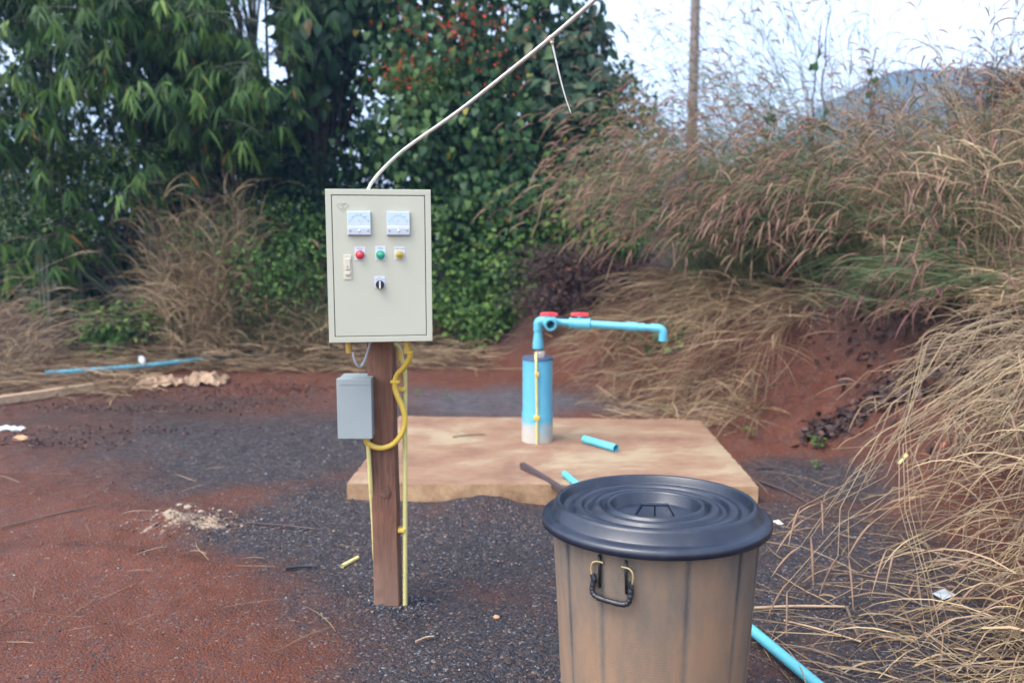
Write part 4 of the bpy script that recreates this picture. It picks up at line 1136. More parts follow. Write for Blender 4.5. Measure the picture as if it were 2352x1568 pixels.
# ---- bamboo clumps on the left
def bamboo(label, bx, by, boughs, n_culm, seed, parts=40):
    z0 = Hs(bx, by)
    t = thing('bamboo_clump', label, 'bamboo', (bx, by, z0), 'bamboo clumps on the left')
    acc = Acc(); tw = Acc(); LL = []
    for k in range(n_culm):
        a = rng.uniform(0, 6.28); lean = rng.uniform(.03, .22); hgt = rng.uniform(5.5, 7.5); K = 12
        zz = np.linspace(0, 1, K)
        x_ = bx + rng.normal() * .25 + np.cos(a) * lean * zz ** 1.6 * hgt; y_ = by + rng.normal() * .2 + .3 + np.sin(a) * lean * zz ** 1.6 * hgt
        cu = Acc(); kk = 34; z3 = np.linspace(0, 1, kk)
        Pt = np.stack([np.interp(z3, zz, x_), np.interp(z3, zz, y_), z0 + z3 * hgt], -1)[None]
        rad = np.linspace(.036, .012, kk) * np.where(np.arange(kk) % 3 == 0, 1.18, 1)
        tubes(cu, Pt, rad[None], 8); cu.obj('culm', 'culm', t)
    for (px, py, D, ln, az, nf) in boughs:
        s = P(px, py, D)[None] + rng.normal(size=(1, 3)) * np.array([.12, .15, .12])
        Pt = arcs(s, np.array([az]), np.array([R(rng.uniform(35, 60))]), np.array([R(rng.uniform(112, 140))]), np.array([ln]), 10, 1.2, .05)[0]
        tubes(tw, Pt[None], np.linspace(.007, .0025, 10)[None], 4)
        tubes(tw, np.stack([np.array([bx, by, s[0, 2] - .8]), (np.array([bx, by, s[0, 2]]) + s[0]) / 2, s[0]])[None], np.array([[.012, .01, .007]]), 4)
        ts = U(.1, 1, nf); base = np.stack([np.interp(ts, np.linspace(0, 1, 10), Pt[:, i]) for i in range(3)], -1)
        side = rng.normal(size=(nf, 3)) * np.array([.24, .24, .13]) ; side[:, 2] -= .05 + .12 * rng.random(nf)
        node = base + side
        tubes(tw, np.stack([base, (base + node) / 2 + np.array([0, 0, .03]), node], 1), np.tile([[.0028, .0022, .0015]], (nf, 1)), 3)
        kp = ~in_gap(node, SKYGAPS); node, base, side = node[kp], base[kp], side[kp]; nf = len(node)
        if nf == 0: continue
        per = 8
        od = nrm(side * np.array([1, 1, .3]) + rng.normal(size=(nf, 3)) * .12)
        L = np.repeat(node, per, 0) + rng.normal(size=(nf * per, 3)) * .02
        o_ = np.repeat(od, per, 0)
        tan = nrm(np.cross(o_, [0, 0, 1]))
        fan = np.tile(np.linspace(-1, 1, per), nf)[:, None] * U(.55, .95, nf * per)[:, None]
        d = nrm(o_ * .45 + tan * fan * .8 + np.array([0, 0, -.75]) + rng.normal(size=o_.shape) * .13)
        nh = nrm(o_ + np.array([0, -.3, .6]) + rng.normal(size=o_.shape) * .3)
        Mx = frames(d, nh, U(.12, .26, len(L)), U(.85, 1.35, len(L)))
        v = np.clip(np.repeat(rng.uniform(.05, .8, nf), per) + rng.normal(size=len(L)) * .1, 0, .92)
        odd = rng.random(len(L)) < .012; v[odd] = U(.95, 1, odd.sum())
        scat(acc, LB[0], LB[1], Mx, L, v); LL.append(node)
    acc.obj('foliage', 'bamboo_leaf', t, kind='stuff'); tw.obj('branches', 'culm', t, kind='stuff')
    if parts: add_leaf_parts(t, np.concatenate(LL), parts, LB, 'bamboo_leaf', (.16, .26), .7, .4)
def bb(x0, x1, y0, y1, D0_, D1_, n, az=None, ln=(.9, 1.5), nf=(14, 22)):
    o = []
    for k in range(n):
        o.append((rng.uniform(x0, x1), rng.uniform(y0, y1), rng.uniform(D0_, D1_), rng.uniform(*ln), (R(-90) + rng.uniform(-1.1, 1.1)) if az is None else az + rng.uniform(-.5, .5), int(rng.integers(*nf))))
    return o
bamboo('leafy bamboo clump at the far left edge with hanging leaf fans', -5.6, 10.2, bb(-160, 160, -260, 420, 8.8, 10.2, 62), 7, 1, 70)
bamboo('tall bamboo clump with layered hanging leaf fans left of the dark gap', -4.3, 10.6, bb(100, 380, -260, 420, 9.0, 10.4, 60), 7, 2, 70)
bamboo('bamboo clump whose boughs droop towards the dark tree hollow', -3.4, 11.2, bb(330, 560, -260, 60, 9.6, 11.0, 26) + bb(360, 450, 60, 330, 9.0, 10.2, 26, R(-20)), 6, 3, 50)
bamboo('low bamboo growth spreading in the shade under the taller clumps', -4.2, 9.6, bb(-60, 170, 470, 640, 8.9, 9.8, 12, None, (.5, .8), (8, 14)), 3, 4, 20)

bamboo('dense bamboo clump reaching over the dark hollow at left', -4.0, 12.0, bb(60, 420, -420, 120, 10.2, 11.6, 44, None, (1.2, 1.8), (18, 26)), 6, 5, 20)
# ---- trees behind; unseen upper crown lumps are added to block skylight
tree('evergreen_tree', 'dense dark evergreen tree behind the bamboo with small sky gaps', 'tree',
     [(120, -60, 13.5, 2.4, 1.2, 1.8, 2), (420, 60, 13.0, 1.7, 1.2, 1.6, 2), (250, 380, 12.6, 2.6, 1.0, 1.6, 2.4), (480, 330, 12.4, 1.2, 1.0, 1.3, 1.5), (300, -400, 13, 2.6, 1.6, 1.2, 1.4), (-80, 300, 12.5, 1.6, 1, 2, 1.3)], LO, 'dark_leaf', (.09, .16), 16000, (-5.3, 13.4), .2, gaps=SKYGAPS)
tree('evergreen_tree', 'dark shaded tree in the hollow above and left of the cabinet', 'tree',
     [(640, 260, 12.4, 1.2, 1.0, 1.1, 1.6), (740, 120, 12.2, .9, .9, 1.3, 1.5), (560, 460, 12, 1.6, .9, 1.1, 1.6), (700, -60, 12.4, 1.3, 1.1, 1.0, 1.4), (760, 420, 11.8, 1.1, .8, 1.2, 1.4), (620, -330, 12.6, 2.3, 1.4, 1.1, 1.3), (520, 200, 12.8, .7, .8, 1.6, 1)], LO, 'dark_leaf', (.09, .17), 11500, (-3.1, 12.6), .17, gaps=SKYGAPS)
tree('broadleaf_tree', 'broad-leaved tree with large drooping leaves above the cabinet', 'tree',
     [(720, 40, 10.6, .75, .6, .65, 1), (690, 150, 10.8, .5, .5, .5, .6), (800, -80, 10.6, 1.1, .8, .6, 1)], LW, 'broad_leaf', (.15, .25), 900, (-2.6, 11.4), .09, per=5, sig=.14, droop=.8, gaps=SKYGAPS, nparts=60, spread=.45)
# vine-covered tree in the middle
tree('vine_covered_tree', 'tree smothered in heart-leaved vines and red flowers behind the cabinet', 'tree',
     [(980, 130, 10.6, 1.0, .75, .95, 2.2), (1130, 110, 10.9, .9, .7, 1.0, 2.0), (950, 320, 10.2, .62, .55, .75, 1.7), (1080, 330, 10.4, .8, .6, .9, 1.8), (1200, 300, 10.9, .8, .6, 1.0, 1.7), (1030, -120, 10.8, 1.5, 1.0, .8, 1.6), (870, 60, 11, .7, .7, .9, 1), (1180, 480, 10.4, .8, .6, .6, 1.2), (1060, 480, 10.2, .8, .5, .6, 1.1)], LH, 'vine_leaf', (.05, .12), 9500, (-.8, 11.2), .2, per=10, sig=.12, droop=.95, outw=.35, spread=.28, shell=.75, camside=.85, nparts=120, var=(0, .72))
tree('background_tree', 'deep green tree filling in behind the vine-covered one', 'tree',
     [(900, 200, 12.6, 1.6, .9, 1.9, 2), (1150, 250, 12.6, 1.6, .9, 1.7, 2), (1290, 240, 12.2, .7, .8, 1.1, 1), (1000, -150, 12.8, 2.2, 1.2, 1.2, 1.5)], LO, 'dark_leaf', (.09, .15), 8000, (-.5, 13), .18)
tree('teak_tree', 'tall tree with big curled drooping leaves outlined against the sky right of the vines', 'tree',
     [(1260, 110, 10.9, .5, .5, .75, 1.2), (1345, 130, 10.9, .28, .35, .55, .8), (1300, 240, 10.8, .5, .5, .5, 1), (1250, -90, 11, .7, .6, .5, 1), (1360, 60, 10.9, .12, .2, .2, .15)], LW, 'broad_leaf', (.14, .24), 1250, (.5, 11.6), .08, per=5, sig=.09, droop=.7, nparts=60, spread=.5)
tree('round_bush', 'rounded small-leaved bush between the teak and the plumed grass', 'bush',
     [(1410, 240, 11.2, .5, .5, .5, 1), (1360, 330, 10.8, .6, .5, .6, 1), (1460, 330, 11, .6, .5, .6, 1)], LO, 'vine_leaf', (.06, .10), 3200, (1.4, 11.6), .05)

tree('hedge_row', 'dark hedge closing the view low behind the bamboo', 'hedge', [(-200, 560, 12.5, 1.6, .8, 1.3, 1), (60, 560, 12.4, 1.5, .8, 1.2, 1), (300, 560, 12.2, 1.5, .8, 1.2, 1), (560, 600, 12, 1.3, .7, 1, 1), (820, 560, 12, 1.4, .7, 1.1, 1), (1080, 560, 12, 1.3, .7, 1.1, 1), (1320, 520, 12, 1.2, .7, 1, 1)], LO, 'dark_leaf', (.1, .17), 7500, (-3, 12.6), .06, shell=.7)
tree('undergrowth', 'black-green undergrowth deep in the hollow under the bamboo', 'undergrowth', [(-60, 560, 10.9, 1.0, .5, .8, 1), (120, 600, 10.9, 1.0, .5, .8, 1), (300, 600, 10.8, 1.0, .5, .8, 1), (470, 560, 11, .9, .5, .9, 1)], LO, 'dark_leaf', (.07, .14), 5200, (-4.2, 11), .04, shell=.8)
# shrubs in the middle and left
def shrub(label, lumps, n, trunk, tpl=LO, m='shrub_leaf', size=(.035, .075), flowers=0, name='shrub', cat='shrub', nparts=0, **kw):
    lumps = [(l[0], l[1], l[2] + .6, *l[3:]) for l in lumps] if name == 'shrub' and trunk[0] < 1.5 else lumps
    if name == 'shrub' and trunk[0] < 1.5: trunk = (trunk[0] * 1.05, trunk[1] + .6)
    t = tree(name, label, cat, lumps, tpl, m, size, n, trunk, .025, group='shrubs along the edge of the clearing' if name == 'shrub' else None, nparts=nparts, **kw)
    if flowers:
        acc = Acc(); Ls = []
        for l in lumps:
            c = P(l[0], l[1], l[2]); k = max(2, int(flowers / len(lumps)))
            d = nrm(rng.normal(size=(k, 3)) + np.array([0, -.8, .6]))
            Ls.append(c + d * np.array(l[3:6]) * U(.95, 1.12, k)[:, None])
        B = np.concatenate(Ls); B = np.repeat(B, 7, 0) + rng.normal(size=(len(B) * 7, 3)) * .028
        scat(acc, LO[0], LO[1], frames(rng.normal(size=B.shape), rng.normal(size=B.shape), U(.02, .035, len(B))), B, rng.random(len(B)))
        acc.obj('blossom', 'pale_flower', t, kind='stuff')
    return t
shrub('leafy shrub with pale flower heads at the left below the bamboo', [(60, 420, 8.9, .7, .45, .45, 1), (200, 400, 9.0, .6, .4, .35, 1), (330, 400, 9.0, .6, .4, .35, 1)], 2600, (-4.6, 9.4), flowers=60)
shrub('bright low shrub with whitish flower tips left of the dry grass', [(130, 530, 8.7, .6, .4, .28, 1), (40, 520, 8.6, .4, .4, .35, .7)], 1300, (-4.3, 9.2), flowers=50)
shrub('small-leaved shrub with pale flowers hanging in front of the bamboo', [(460, 280, 9.6, .6, .4, .4, 1), (400, 210, 9.8, .5, .35, .3, .7), (540, 330, 9.6, .4, .35, .35, .7)], 1700, (-3.3, 10), flowers=50)
shrub('dark ferny undergrowth in the hollow under the bamboo', [(390, 720, 9.6, .6, .35, .22, 1), (280, 700, 10.0, .7, .3, .3, 1)], 1500, (-3.6, 9.4), LB, 'dark_leaf', (.1, .18))
shrub('light green shrub just left of the cabinet top', [(600, 510, 9.3, .55, .4, .35, 1), (690, 520, 9.2, .4, .35, .35, .8), (560, 600, 9.2, .5, .35, .4, .8)], 2300, (-2.8, 9.6), flowers=12)
shrub('fresh green shrub growing among the dry grass left of the cabinet', [(600, 640, 8.3, .45, .3, .4, 1), (680, 620, 8.4, .4, .3, .35, 1), (480, 560, 8.5, .3, .3, .3, .5)], 2000, (-2.4, 8.9))
shrub('dark shrub behind the cabinet top left corner', [(700, 400, 10.4, .9, .5, .5, 1), (780, 480, 10.2, .6, .5, .6, 1), (580, 400, 10.8, .8, .5, .5, 1)], 3600, (-2.4, 10.8), m='dark_leaf')
shrub('bright green shrub to the right of the cabinet', [(1060, 560, 9.4, .6, .4, .5, 1), (1130, 500, 9.6, .6, .4, .4, 1), (1040, 680, 9.2, .45, .35, .4, 1)], 3400, (-.6, 9.6), LH, 'shrub_leaf', (.035, .07), nparts=40)
shrub('leafy green thicket behind the standpipe', [(1180, 650, 9.2, .5, .4, .5, 1), (1110, 730, 9.0, .45, .3, .3, .8), (1250, 560, 9.6, .6, .4, .4, 1)], 3300, (.1, 9.5), LH, 'shrub_leaf', (.035, .07))
shrub('yellow-green creeper mound under the plumed grass at centre', [(1330, 500, 9.4, .6, .4, .35, 1), (1400, 560, 9.2, .5, .35, .3, 1), (1440, 480, 9.6, .5, .35, .3, .8)], 3000, (1.2, 9.6), LH, 'shrub_leaf', (.035, .07), nparts=40)
shrub('green bush reaching up between the vines and the plumed grass', [(1300, 420, 10.0, .6, .4, .5, 1), (1400, 400, 10.2, .6, .4, .4, 1)], 2600, (1.0, 10.3), LO, 'vine_leaf', (.05, .09))
shrub('green creeper on the bank below the plumed grass', [(1620, 740, 7.6, .4, .3, .2, 1), (1700, 700, 7.4, .4, .3, .25, 1), (1560, 790, 7.4, .3, .2, .15, .7)], 1500, (1.9, 7.7), LH, 'shrub_leaf', (.04, .075), var=(0, .5))
shrub('bright ground-hugging plant at the dark edge left of the dry grass', [(330, 730, 8.5, .5, .3, .14, 1), (250, 760, 8.3, .3, .2, .1, .7)], 700, (-3.6, 8.7), LO, 'shrub_leaf', (.05, .1))
# dead vine thicket
acc = Acc(); t = thing('dead_vine_thicket', 'tangle of dark dead vines above the red bank behind the standpipe', 'dead vines', (.8, 8.9, Hs(.8, 8.9)))
tw = Acc()
for l in [(1290, 620, 9.0, .45, .3, .28), (1370, 640, 8.9, .45, .3, .3), (1440, 660, 8.7, .35, .3, .25), (1280, 700, 8.8, .35, .25, .15)]:
    c = P(*l[:3]); leaf_cloud(acc, c, l[3:], 800, LO, (.03, .07), .8, .5, .3, .8, (0, .6), 6, .06)
    n = 260; r0 = c + nrm(rng.normal(size=(n, 3))) * np.array(l[3:]) * U(.3, 1, n)[:, None]
    tubes(tw, arcs(r0, U(0, 6.28, n), U(.6, 1.6, n), U(1.6, 2.8, n), U(.25, .6, n), 6, 1, .5), np.full((n, 6), .0035), 3, U(0, .7, n))
acc.obj('dead_leaves', 'dead_leaf', t, kind='stuff'); tw.obj('dead_stems', 'dead_leaf', t, kind='stuff')
# red flowers over the vines
acc = Acc(); fl = []
for (px, py, sx_, sy_, D, n) in [(940, 165, 60, 45, 9.7, 80), (1060, 60, 120, 55, 9.9, 120), (1150, 150, 110, 100, 10.0, 40), (960, 90, 100, 60, 9.8, 30)]:
    for k in range(n): fl.append(P(rng.normal(px, sx_ * .55), rng.normal(py, sy_ * .55), D + rng.uniform(-.1, .35)))
fl = np.array(fl); B = np.repeat(fl, 4, 0) + rng.normal(size=(len(fl) * 4, 3)) * .012
scat(acc, LO[0], LO[1], frames(rng.normal(size=B.shape) + [0, -.5, .3], rng.normal(size=B.shape), U(.016, .030, len(B)), 1.3), B, rng.random(len(B)))
fo_ = acc.obj('red_flowers', 'red_flower', kind='stuff'); fo_['label'] = 'sprinkling of small red vine flowers high on the vine-covered tree'; fo_['category'] = 'flowers'
# feathery foliage under the upper red flowers
acc = Acc(); leaf_cloud(acc, P(960, 190, 10), (.55, .4, .35), 1500, LB, (.05, .09), .7, .2, .5, .6, (.3, .85), 8, .08)
fo_ = acc.obj('feathery_vine', 'shrub_leaf', kind='stuff'); fo_['label'] = 'fine feathery vine leaves among the red flowers'; fo_['category'] = 'vine'

# ---- grasses
def on_ground(px0, px1, py0, py1, n):
    x = []; 
    for k in range(n):
        g = G(rng.uniform(px0, px1), rng.uniform(py0, py1)); x.append((g[0], g[1]))
    x = np.array(x); return np.stack([x[:, 0], x[:, 1], H(x[:, 0], x[:, 1])], -1)
def at_world(px0, px1, y0, y1, n):
    y = U(y0, y1, n); x = (U(px0, px1, n) - 1176) / F * y; return np.stack([x, y, H(x, y) - .02], -1)
def sample_bank(x0, x1, y0, y1, s0, s1, n, dens=None):
    x = U(x0, x1, n * 8); y = U(y0, y1, n * 8); s = signed(x, y)
    k = (s > s0) & (s < s1)
    if dens is not None: k &= rng.random(len(x)) < dens(x, y)
    x, y = x[k][:n], y[k][:n]
    return np.stack([x, y, H(x, y) - .02], -1)
def plume_heads(acc, Pt, n_per, ln=(.11, .18), r=.0095, var=(0, 1)):
    """arched bristly heads at the stem tips"""
    K = 6; tips = Pt[:, -1]; tdir = nrm(Pt[:, -1] - Pt[:, -2])
    tips = np.repeat(tips, n_per, 0); tdir = np.repeat(tdir, n_per, 0); n = len(tips)
    if n_per > 1: 
        tips = tips + rng.normal(size=tips.shape) * .07
    tdir = nrm(tdir + rng.normal(size=tdir.shape) * .35)
    L = U(ln[0], ln[1], n)
    step = np.arange(K)[None, :, None] / (K - 1)
    Q = tips[:, None] + tdir[:, None] * step * L[:, None, None] + np.array([0, 0, -1.]) * (step ** 2) * L[:, None, None] * .55
    rad = np.array([.35, .9, 1, .9, .7, .15])[None] * r * U(.7, 1.2, n)[:, None]
    v = U(var[0], var[1], n)
    tubes(acc, Q, rad * .55, 4, v)
    # bristles
    nb_ = 12; bi = np.repeat(np.arange(n), nb_); tt = U(0.05, 1, len(bi)); i0 = np.minimum((tt * (K - 1)).astype(int), K - 2); f = tt * (K - 1) - i0
    b0 = Q[bi, i0] * (1 - f)[:, None] + Q[bi, i0 + 1] * f[:, None]
    dirr = nrm(nrm(Q[bi, i0 + 1] - Q[bi, i0]) * .8 + rng.normal(size=(len(bi), 3)) * .6)
    b1 = b0 + dirr * U(.012, .024, len(bi))[:, None]
    sdv = nrm(np.cross(dirr, rng.normal(size=dirr.shape))) * .0012
    V = np.stack([b0 - sdv, b0 + sdv, b1], 1).reshape(-1, 3)
    T = np.arange(len(bi) * 3).reshape(-1, 3)
    acc.add(V, None, T, np.repeat(v[bi], 3))
def blades(acc, Pt, per, ln=(.25, .5), w=.007, var=(0, 1), rise=(.3, .9), fall=(1.6, 2.6), tmin=.1, tmax=.85):
    n, K = Pt.shape[:2]; bi = np.repeat(np.arange(n), per); tt = U(tmin, tmax, len(bi)); i0 = np.minimum((tt * (K - 1)).astype(int), K - 2); f = tt * (K - 1) - i0
    b0 = Pt[bi, i0] * (1 - f)[:, None] + Pt[bi, i0 + 1] * f[:, None]
    td = nrm(Pt[bi, i0 + 1] - Pt[bi, i0])
    az = np.arctan2(td[:, 1], td[:, 0]) + rng.normal(size=len(bi)) * 1.1
    th = np.arccos(np.clip(td[:, 2], -1, 1))
    A = arcs(b0, az, th * .6 + U(*rise, len(bi)) * .5, np.maximum(th, U(*fall, len(bi))), U(ln[0], ln[1], len(bi)), 6, 1.1, .05)
    W = np.array([.7, 1, .95, .75, .45, .05])[None] * w * U(.6, 1.3, len(bi))[:, None]
    ribbons(acc, A, W, U(var[0], var[1], len(bi)))
def grass_mass(name, label, roots, az, th0, th1, ln, K=8, r=.0022, per_blade=4, heads=1, vs=(0, 1), vb=(0, 1), bl=(.25, .5), bw=.007, stem='grass_stem', blade='grass_blade', wob=.05, pw=1.4, hp=1.0, hvar=(0, 1), cl=14, csd=.09):
    n = len(roots)
    if cl:
        k = max(6, n // cl); roots, ci = clump(roots, k, csd)
        az = az * .5 + (az.mean() + rng.normal(size=k) * az.std())[ci] * .5; lf = rng.uniform(.65, 1.2, k)[ci]; ln = ln * lf
        th1 = th1 + (rng.normal(size=k) * .25)[ci]
    Pt = arcs(roots, az, th0, th1, ln, K, pw, wob)
    o = roots.mean(0)
    t = thing(name, label, 'grass', tuple(o), kind='stuff')
    a1, a2, a3 = Acc(), Acc(), Acc()
    tubes(a1, Pt, np.linspace(r, r * .45, K)[None] * U(.8, 1.2, n)[:, None], 3, U(vs[0], vs[1], n)); a1.obj('stems', stem, t, kind='stuff')
    if per_blade: blades(a2, Pt, per_blade, bl, bw, vb); a2.obj('blades', blade, t, kind='stuff')
    if heads:
        k = rng.random(n) < hp
        plume_heads(a3, Pt[k], heads, var=hvar); a3.obj('seed_heads', 'plume', t, kind='stuff')
    return t, Pt
def clump(rt, k, sd):
    n = len(rt); c = rt[rng.integers(0, n, k)]; i = rng.integers(0, k, n)
    x = c[i, 0] + rng.normal(size=n) * sd; y = c[i, 1] + rng.normal(size=n) * sd
    return np.stack([x, y, H(x, y) - .02], -1), i
def azl(n, c=180, s=35): return np.radians(rng.normal(c, s, n))

# big plumed grass covering the bank, leaning left and forwards
n = 800; rt = sample_bank(1.7, 3.4, 6.9, 9.2, .5, 2.8, n)
grass_mass('plumed_grass', 'mass of pinkish plumed grass leaning left over the bank behind the spout', rt, azl(len(rt), 195, 30), U(.1, .6, len(rt)), U(1.2, 2.2, len(rt)), U(1.1, 2.25, len(rt)), heads=2, per_blade=3, vb=(0, .7), vs=(0, .7), r=.0028)
n = 900; rt = sample_bank(2.0, 4.4, 5.6, 8.6, 1.0, 2.8, n)
grass_mass('plumed_grass', 'grey-green and rose plumed grass on the middle of the right bank', rt, azl(len(rt), 205, 45), U(.1, .55, len(rt)), U(1.1, 2.2, len(rt)), U(.9, 1.85, len(rt)), heads=2, per_blade=4, vb=(0, .8), vs=(0, .8), r=.0026)
n = 300; rt = sample_bank(1.9, 3.6, 7.4, 10, 1.0, 3.2, n)
grass_mass('plumed_grass', 'tall loose plumed grass standing against the sky beside the pole', rt, azl(len(rt), 190, 70), U(.02, .3, len(rt)), U(.5, 1.4, len(rt)), U(2.1, 3.4, len(rt)), heads=2, per_blade=5, vb=(.0, .7), vs=(.0, .7), r=.0024)
# dry standing grass at upper right
n = 1150; rt = sample_bank(2.9, 5.8, 4.6, 8.6, 1.0, 4.2, n)
grass_mass('dry_standing_grass', 'tall dry tan grass standing at the right edge above the bank', rt, azl(len(rt), 185, 70), U(.02, .35, len(rt)), U(.3, 1.5, len(rt)), U(.9, 2.0, len(rt)), heads=1, hp=.5, per_blade=5, stem='stem_straw', blade='straw', vs=(.1, 1), vb=(.1, 1), bl=(.2, .5), r=.0028)
n = 90; rt = sample_bank(3.0, 5.4, 5.6, 8.0, 1.4, 4.0, n)
grass_mass('dry_tall_stalk', 'sparse very tall dead stalks crossing the sky at upper right', rt, azl(len(rt), 185, 80), U(.0, .15, len(rt)), U(.2, .9, len(rt)), U(1.9, 2.8, len(rt)), heads=1, hp=.4, per_blade=4, stem='straw', blade='straw', vs=(0, .6), vb=(0, .6), bl=(.15, .4), r=.0026)
# foxtail sprays overhanging the ledge in the middle distance
n = 170; rt = sample_bank(2.2, 3.4, 5.0, 6.6, 1.0, 1.6, n)
grass_mass('green_grass_spray', 'fresh green grass sprays with purple heads hanging over the bank edge', rt, azl(len(rt), 195, 35), U(.7, 1.2, len(rt)), U(1.5, 2.1, len(rt)), U(.5, 1.0, len(rt)), heads=1, hp=.7, per_blade=5, vs=(0, .4), vb=(0, .5), hvar=(0, .35))
# dry tan underlayer below the plumed grass, drooping down the bank
n = 620; rt = sample_bank(1.1, 2.6, 6.1, 8.4, .3, 1.2, n)
grass_mass('drooping_straw', 'thatch of dry brown straw hanging down the bank behind the slab', rt, azl(len(rt), 215, 25), U(1.1, 1.7, len(rt)), U(2.1, 2.6, len(rt)), U(.5, 1.2, len(rt)), cl=18, csd=.06, pw=.9, heads=0, per_blade=2, stem='straw', blade='straw', vs=(0.1, .9), vb=(.1, .9), bl=(.3, .55), bw=.006)
n = 420; rt = sample_bank(2.5, 4.0, 3.9, 6.4, 1.0, 1.9, n)
grass_mass('drooping_straw', 'matted tan dry grass along the top of the bank at right', rt, azl(len(rt), 200, 60), U(.5, 1.4, len(rt)), U(1.4, 2.2, len(rt)), U(.3, .6, len(rt)), heads=0, per_blade=5, stem='straw', blade='straw', vs=(.2, 1), vb=(.2, 1), bl=(.2, .4), bw=.006)

# foreground dry stalks falling down the bank at right : kinked straws
def kinked(n, roots, az_c, az_s, seg_len, nseg, th_seq, r=.0026):
    """piecewise straight stalks with sharp joints"""
    out_ = []
    P_ = roots.copy(); pts = [P_]
    az = np.radians(rng.normal(az_c, az_s, n))
    for k in range(nseg):
        th = np.radians(rng.normal(th_seq[k][0], th_seq[k][1], n)); L = U(*seg_len[k], n)
        az = az + rng.normal(size=n) * .22
        d = np.stack([np.sin(th) * np.cos(az), np.sin(th) * np.sin(az), np.cos(th)], -1)
        e = P_ + d * L[:, None]
        gz = H(e[:, 0], e[:, 1]) + .01; e[:, 2] = np.maximum(e[:, 2], gz)
        mid = (P_ + e) / 2; mid[:, 2] = np.maximum(mid[:, 2] - .004, H(mid[:, 0], mid[:, 1]) + .008)
        pts += [mid, e]; P_ = e
    Pt = np.stack(pts, 1); return Pt
def stalks(name, label, roots, az_c, az_s, seg_len, th_seq, r=.0024, blades_per=2, bl=(.2, .45), heads=.3, vs=(0, 1), bw=.0055):
    n = len(roots); Pt = kinked(n, roots, az_c, az_s, seg_len, len(th_seq), th_seq)
    K = Pt.shape[1]; t = thing(name, label, 'dry grass', tuple(roots.mean(0)), kind='stuff')
    a1, a2, a3 = Acc(), Acc(), Acc()
    v = U(vs[0], vs[1], n)
    tubes(a1, Pt, np.linspace(r, r * .55, K)[None] * U(.75, 1.25, n)[:, None], 4, v); a1.obj('stalks', 'stem_straw', t, kind='stuff')
    if blades_per: blades(a2, Pt, blades_per, bl, bw, (0, 1), fall=(2.2, 3.0), tmin=.05, tmax=.9); a2.obj('dead_blades', 'straw', t, kind='stuff')
    if heads:
        k = rng.random(n) < heads; plume_heads(a3, Pt[k], 1, (.08, .13), .008, (.7, 1)); a3.obj('seed_heads', 'plume', t, kind='stuff')
    return t, Pt
rt = sample_bank(2.3, 3.0, 2.6, 4.4, .55, 1.2, 85)
stalks('fallen_grass_stalks', 'broken golden grass stalks hanging from the right bank over the gravel', rt, 200, 22, [(.25, .5), (.2, .45), (.15, .35)], [(75, 14), (118, 16), (140, 20)], .0027, 2, heads=.35)
rt = sample_bank(1.95, 2.9, 2.2, 3.9, .3, 1.0, 130)
stalks('fallen_grass_stalks', 'criss-crossed dry stalks matted down the lower right bank', rt, 205, 45, [(.15, .4), (.15, .4), (.1, .3)], [(85, 25), (110, 25), (120, 25)], .0022, 2, heads=.15)
rt = sample_bank(1.6, 2.6, 1.7, 2.75, .0, .9, 330)
stalks('fallen_grass_stalks', 'thick heap of golden straw in the bottom right corner', rt, 190, 50, [(.12, .35), (.12, .3), (.1, .25)], [(80, 25), (100, 20), (105, 20)], .0022, 3, heads=.25)
rt = sample_bank(2.3, 3.4, 3.0, 4.9, .7, 1.35, 260)
stalks('fallen_grass_stalks', 'straight tan stalks hanging in parallel down the bank beside the dead vine trail', rt, 208, 10, [(.3, .5), (.2, .45), (.1, .3)], [(92, 10), (122, 9), (128, 10)], .0021, 2, heads=.1, bl=(.15, .3))
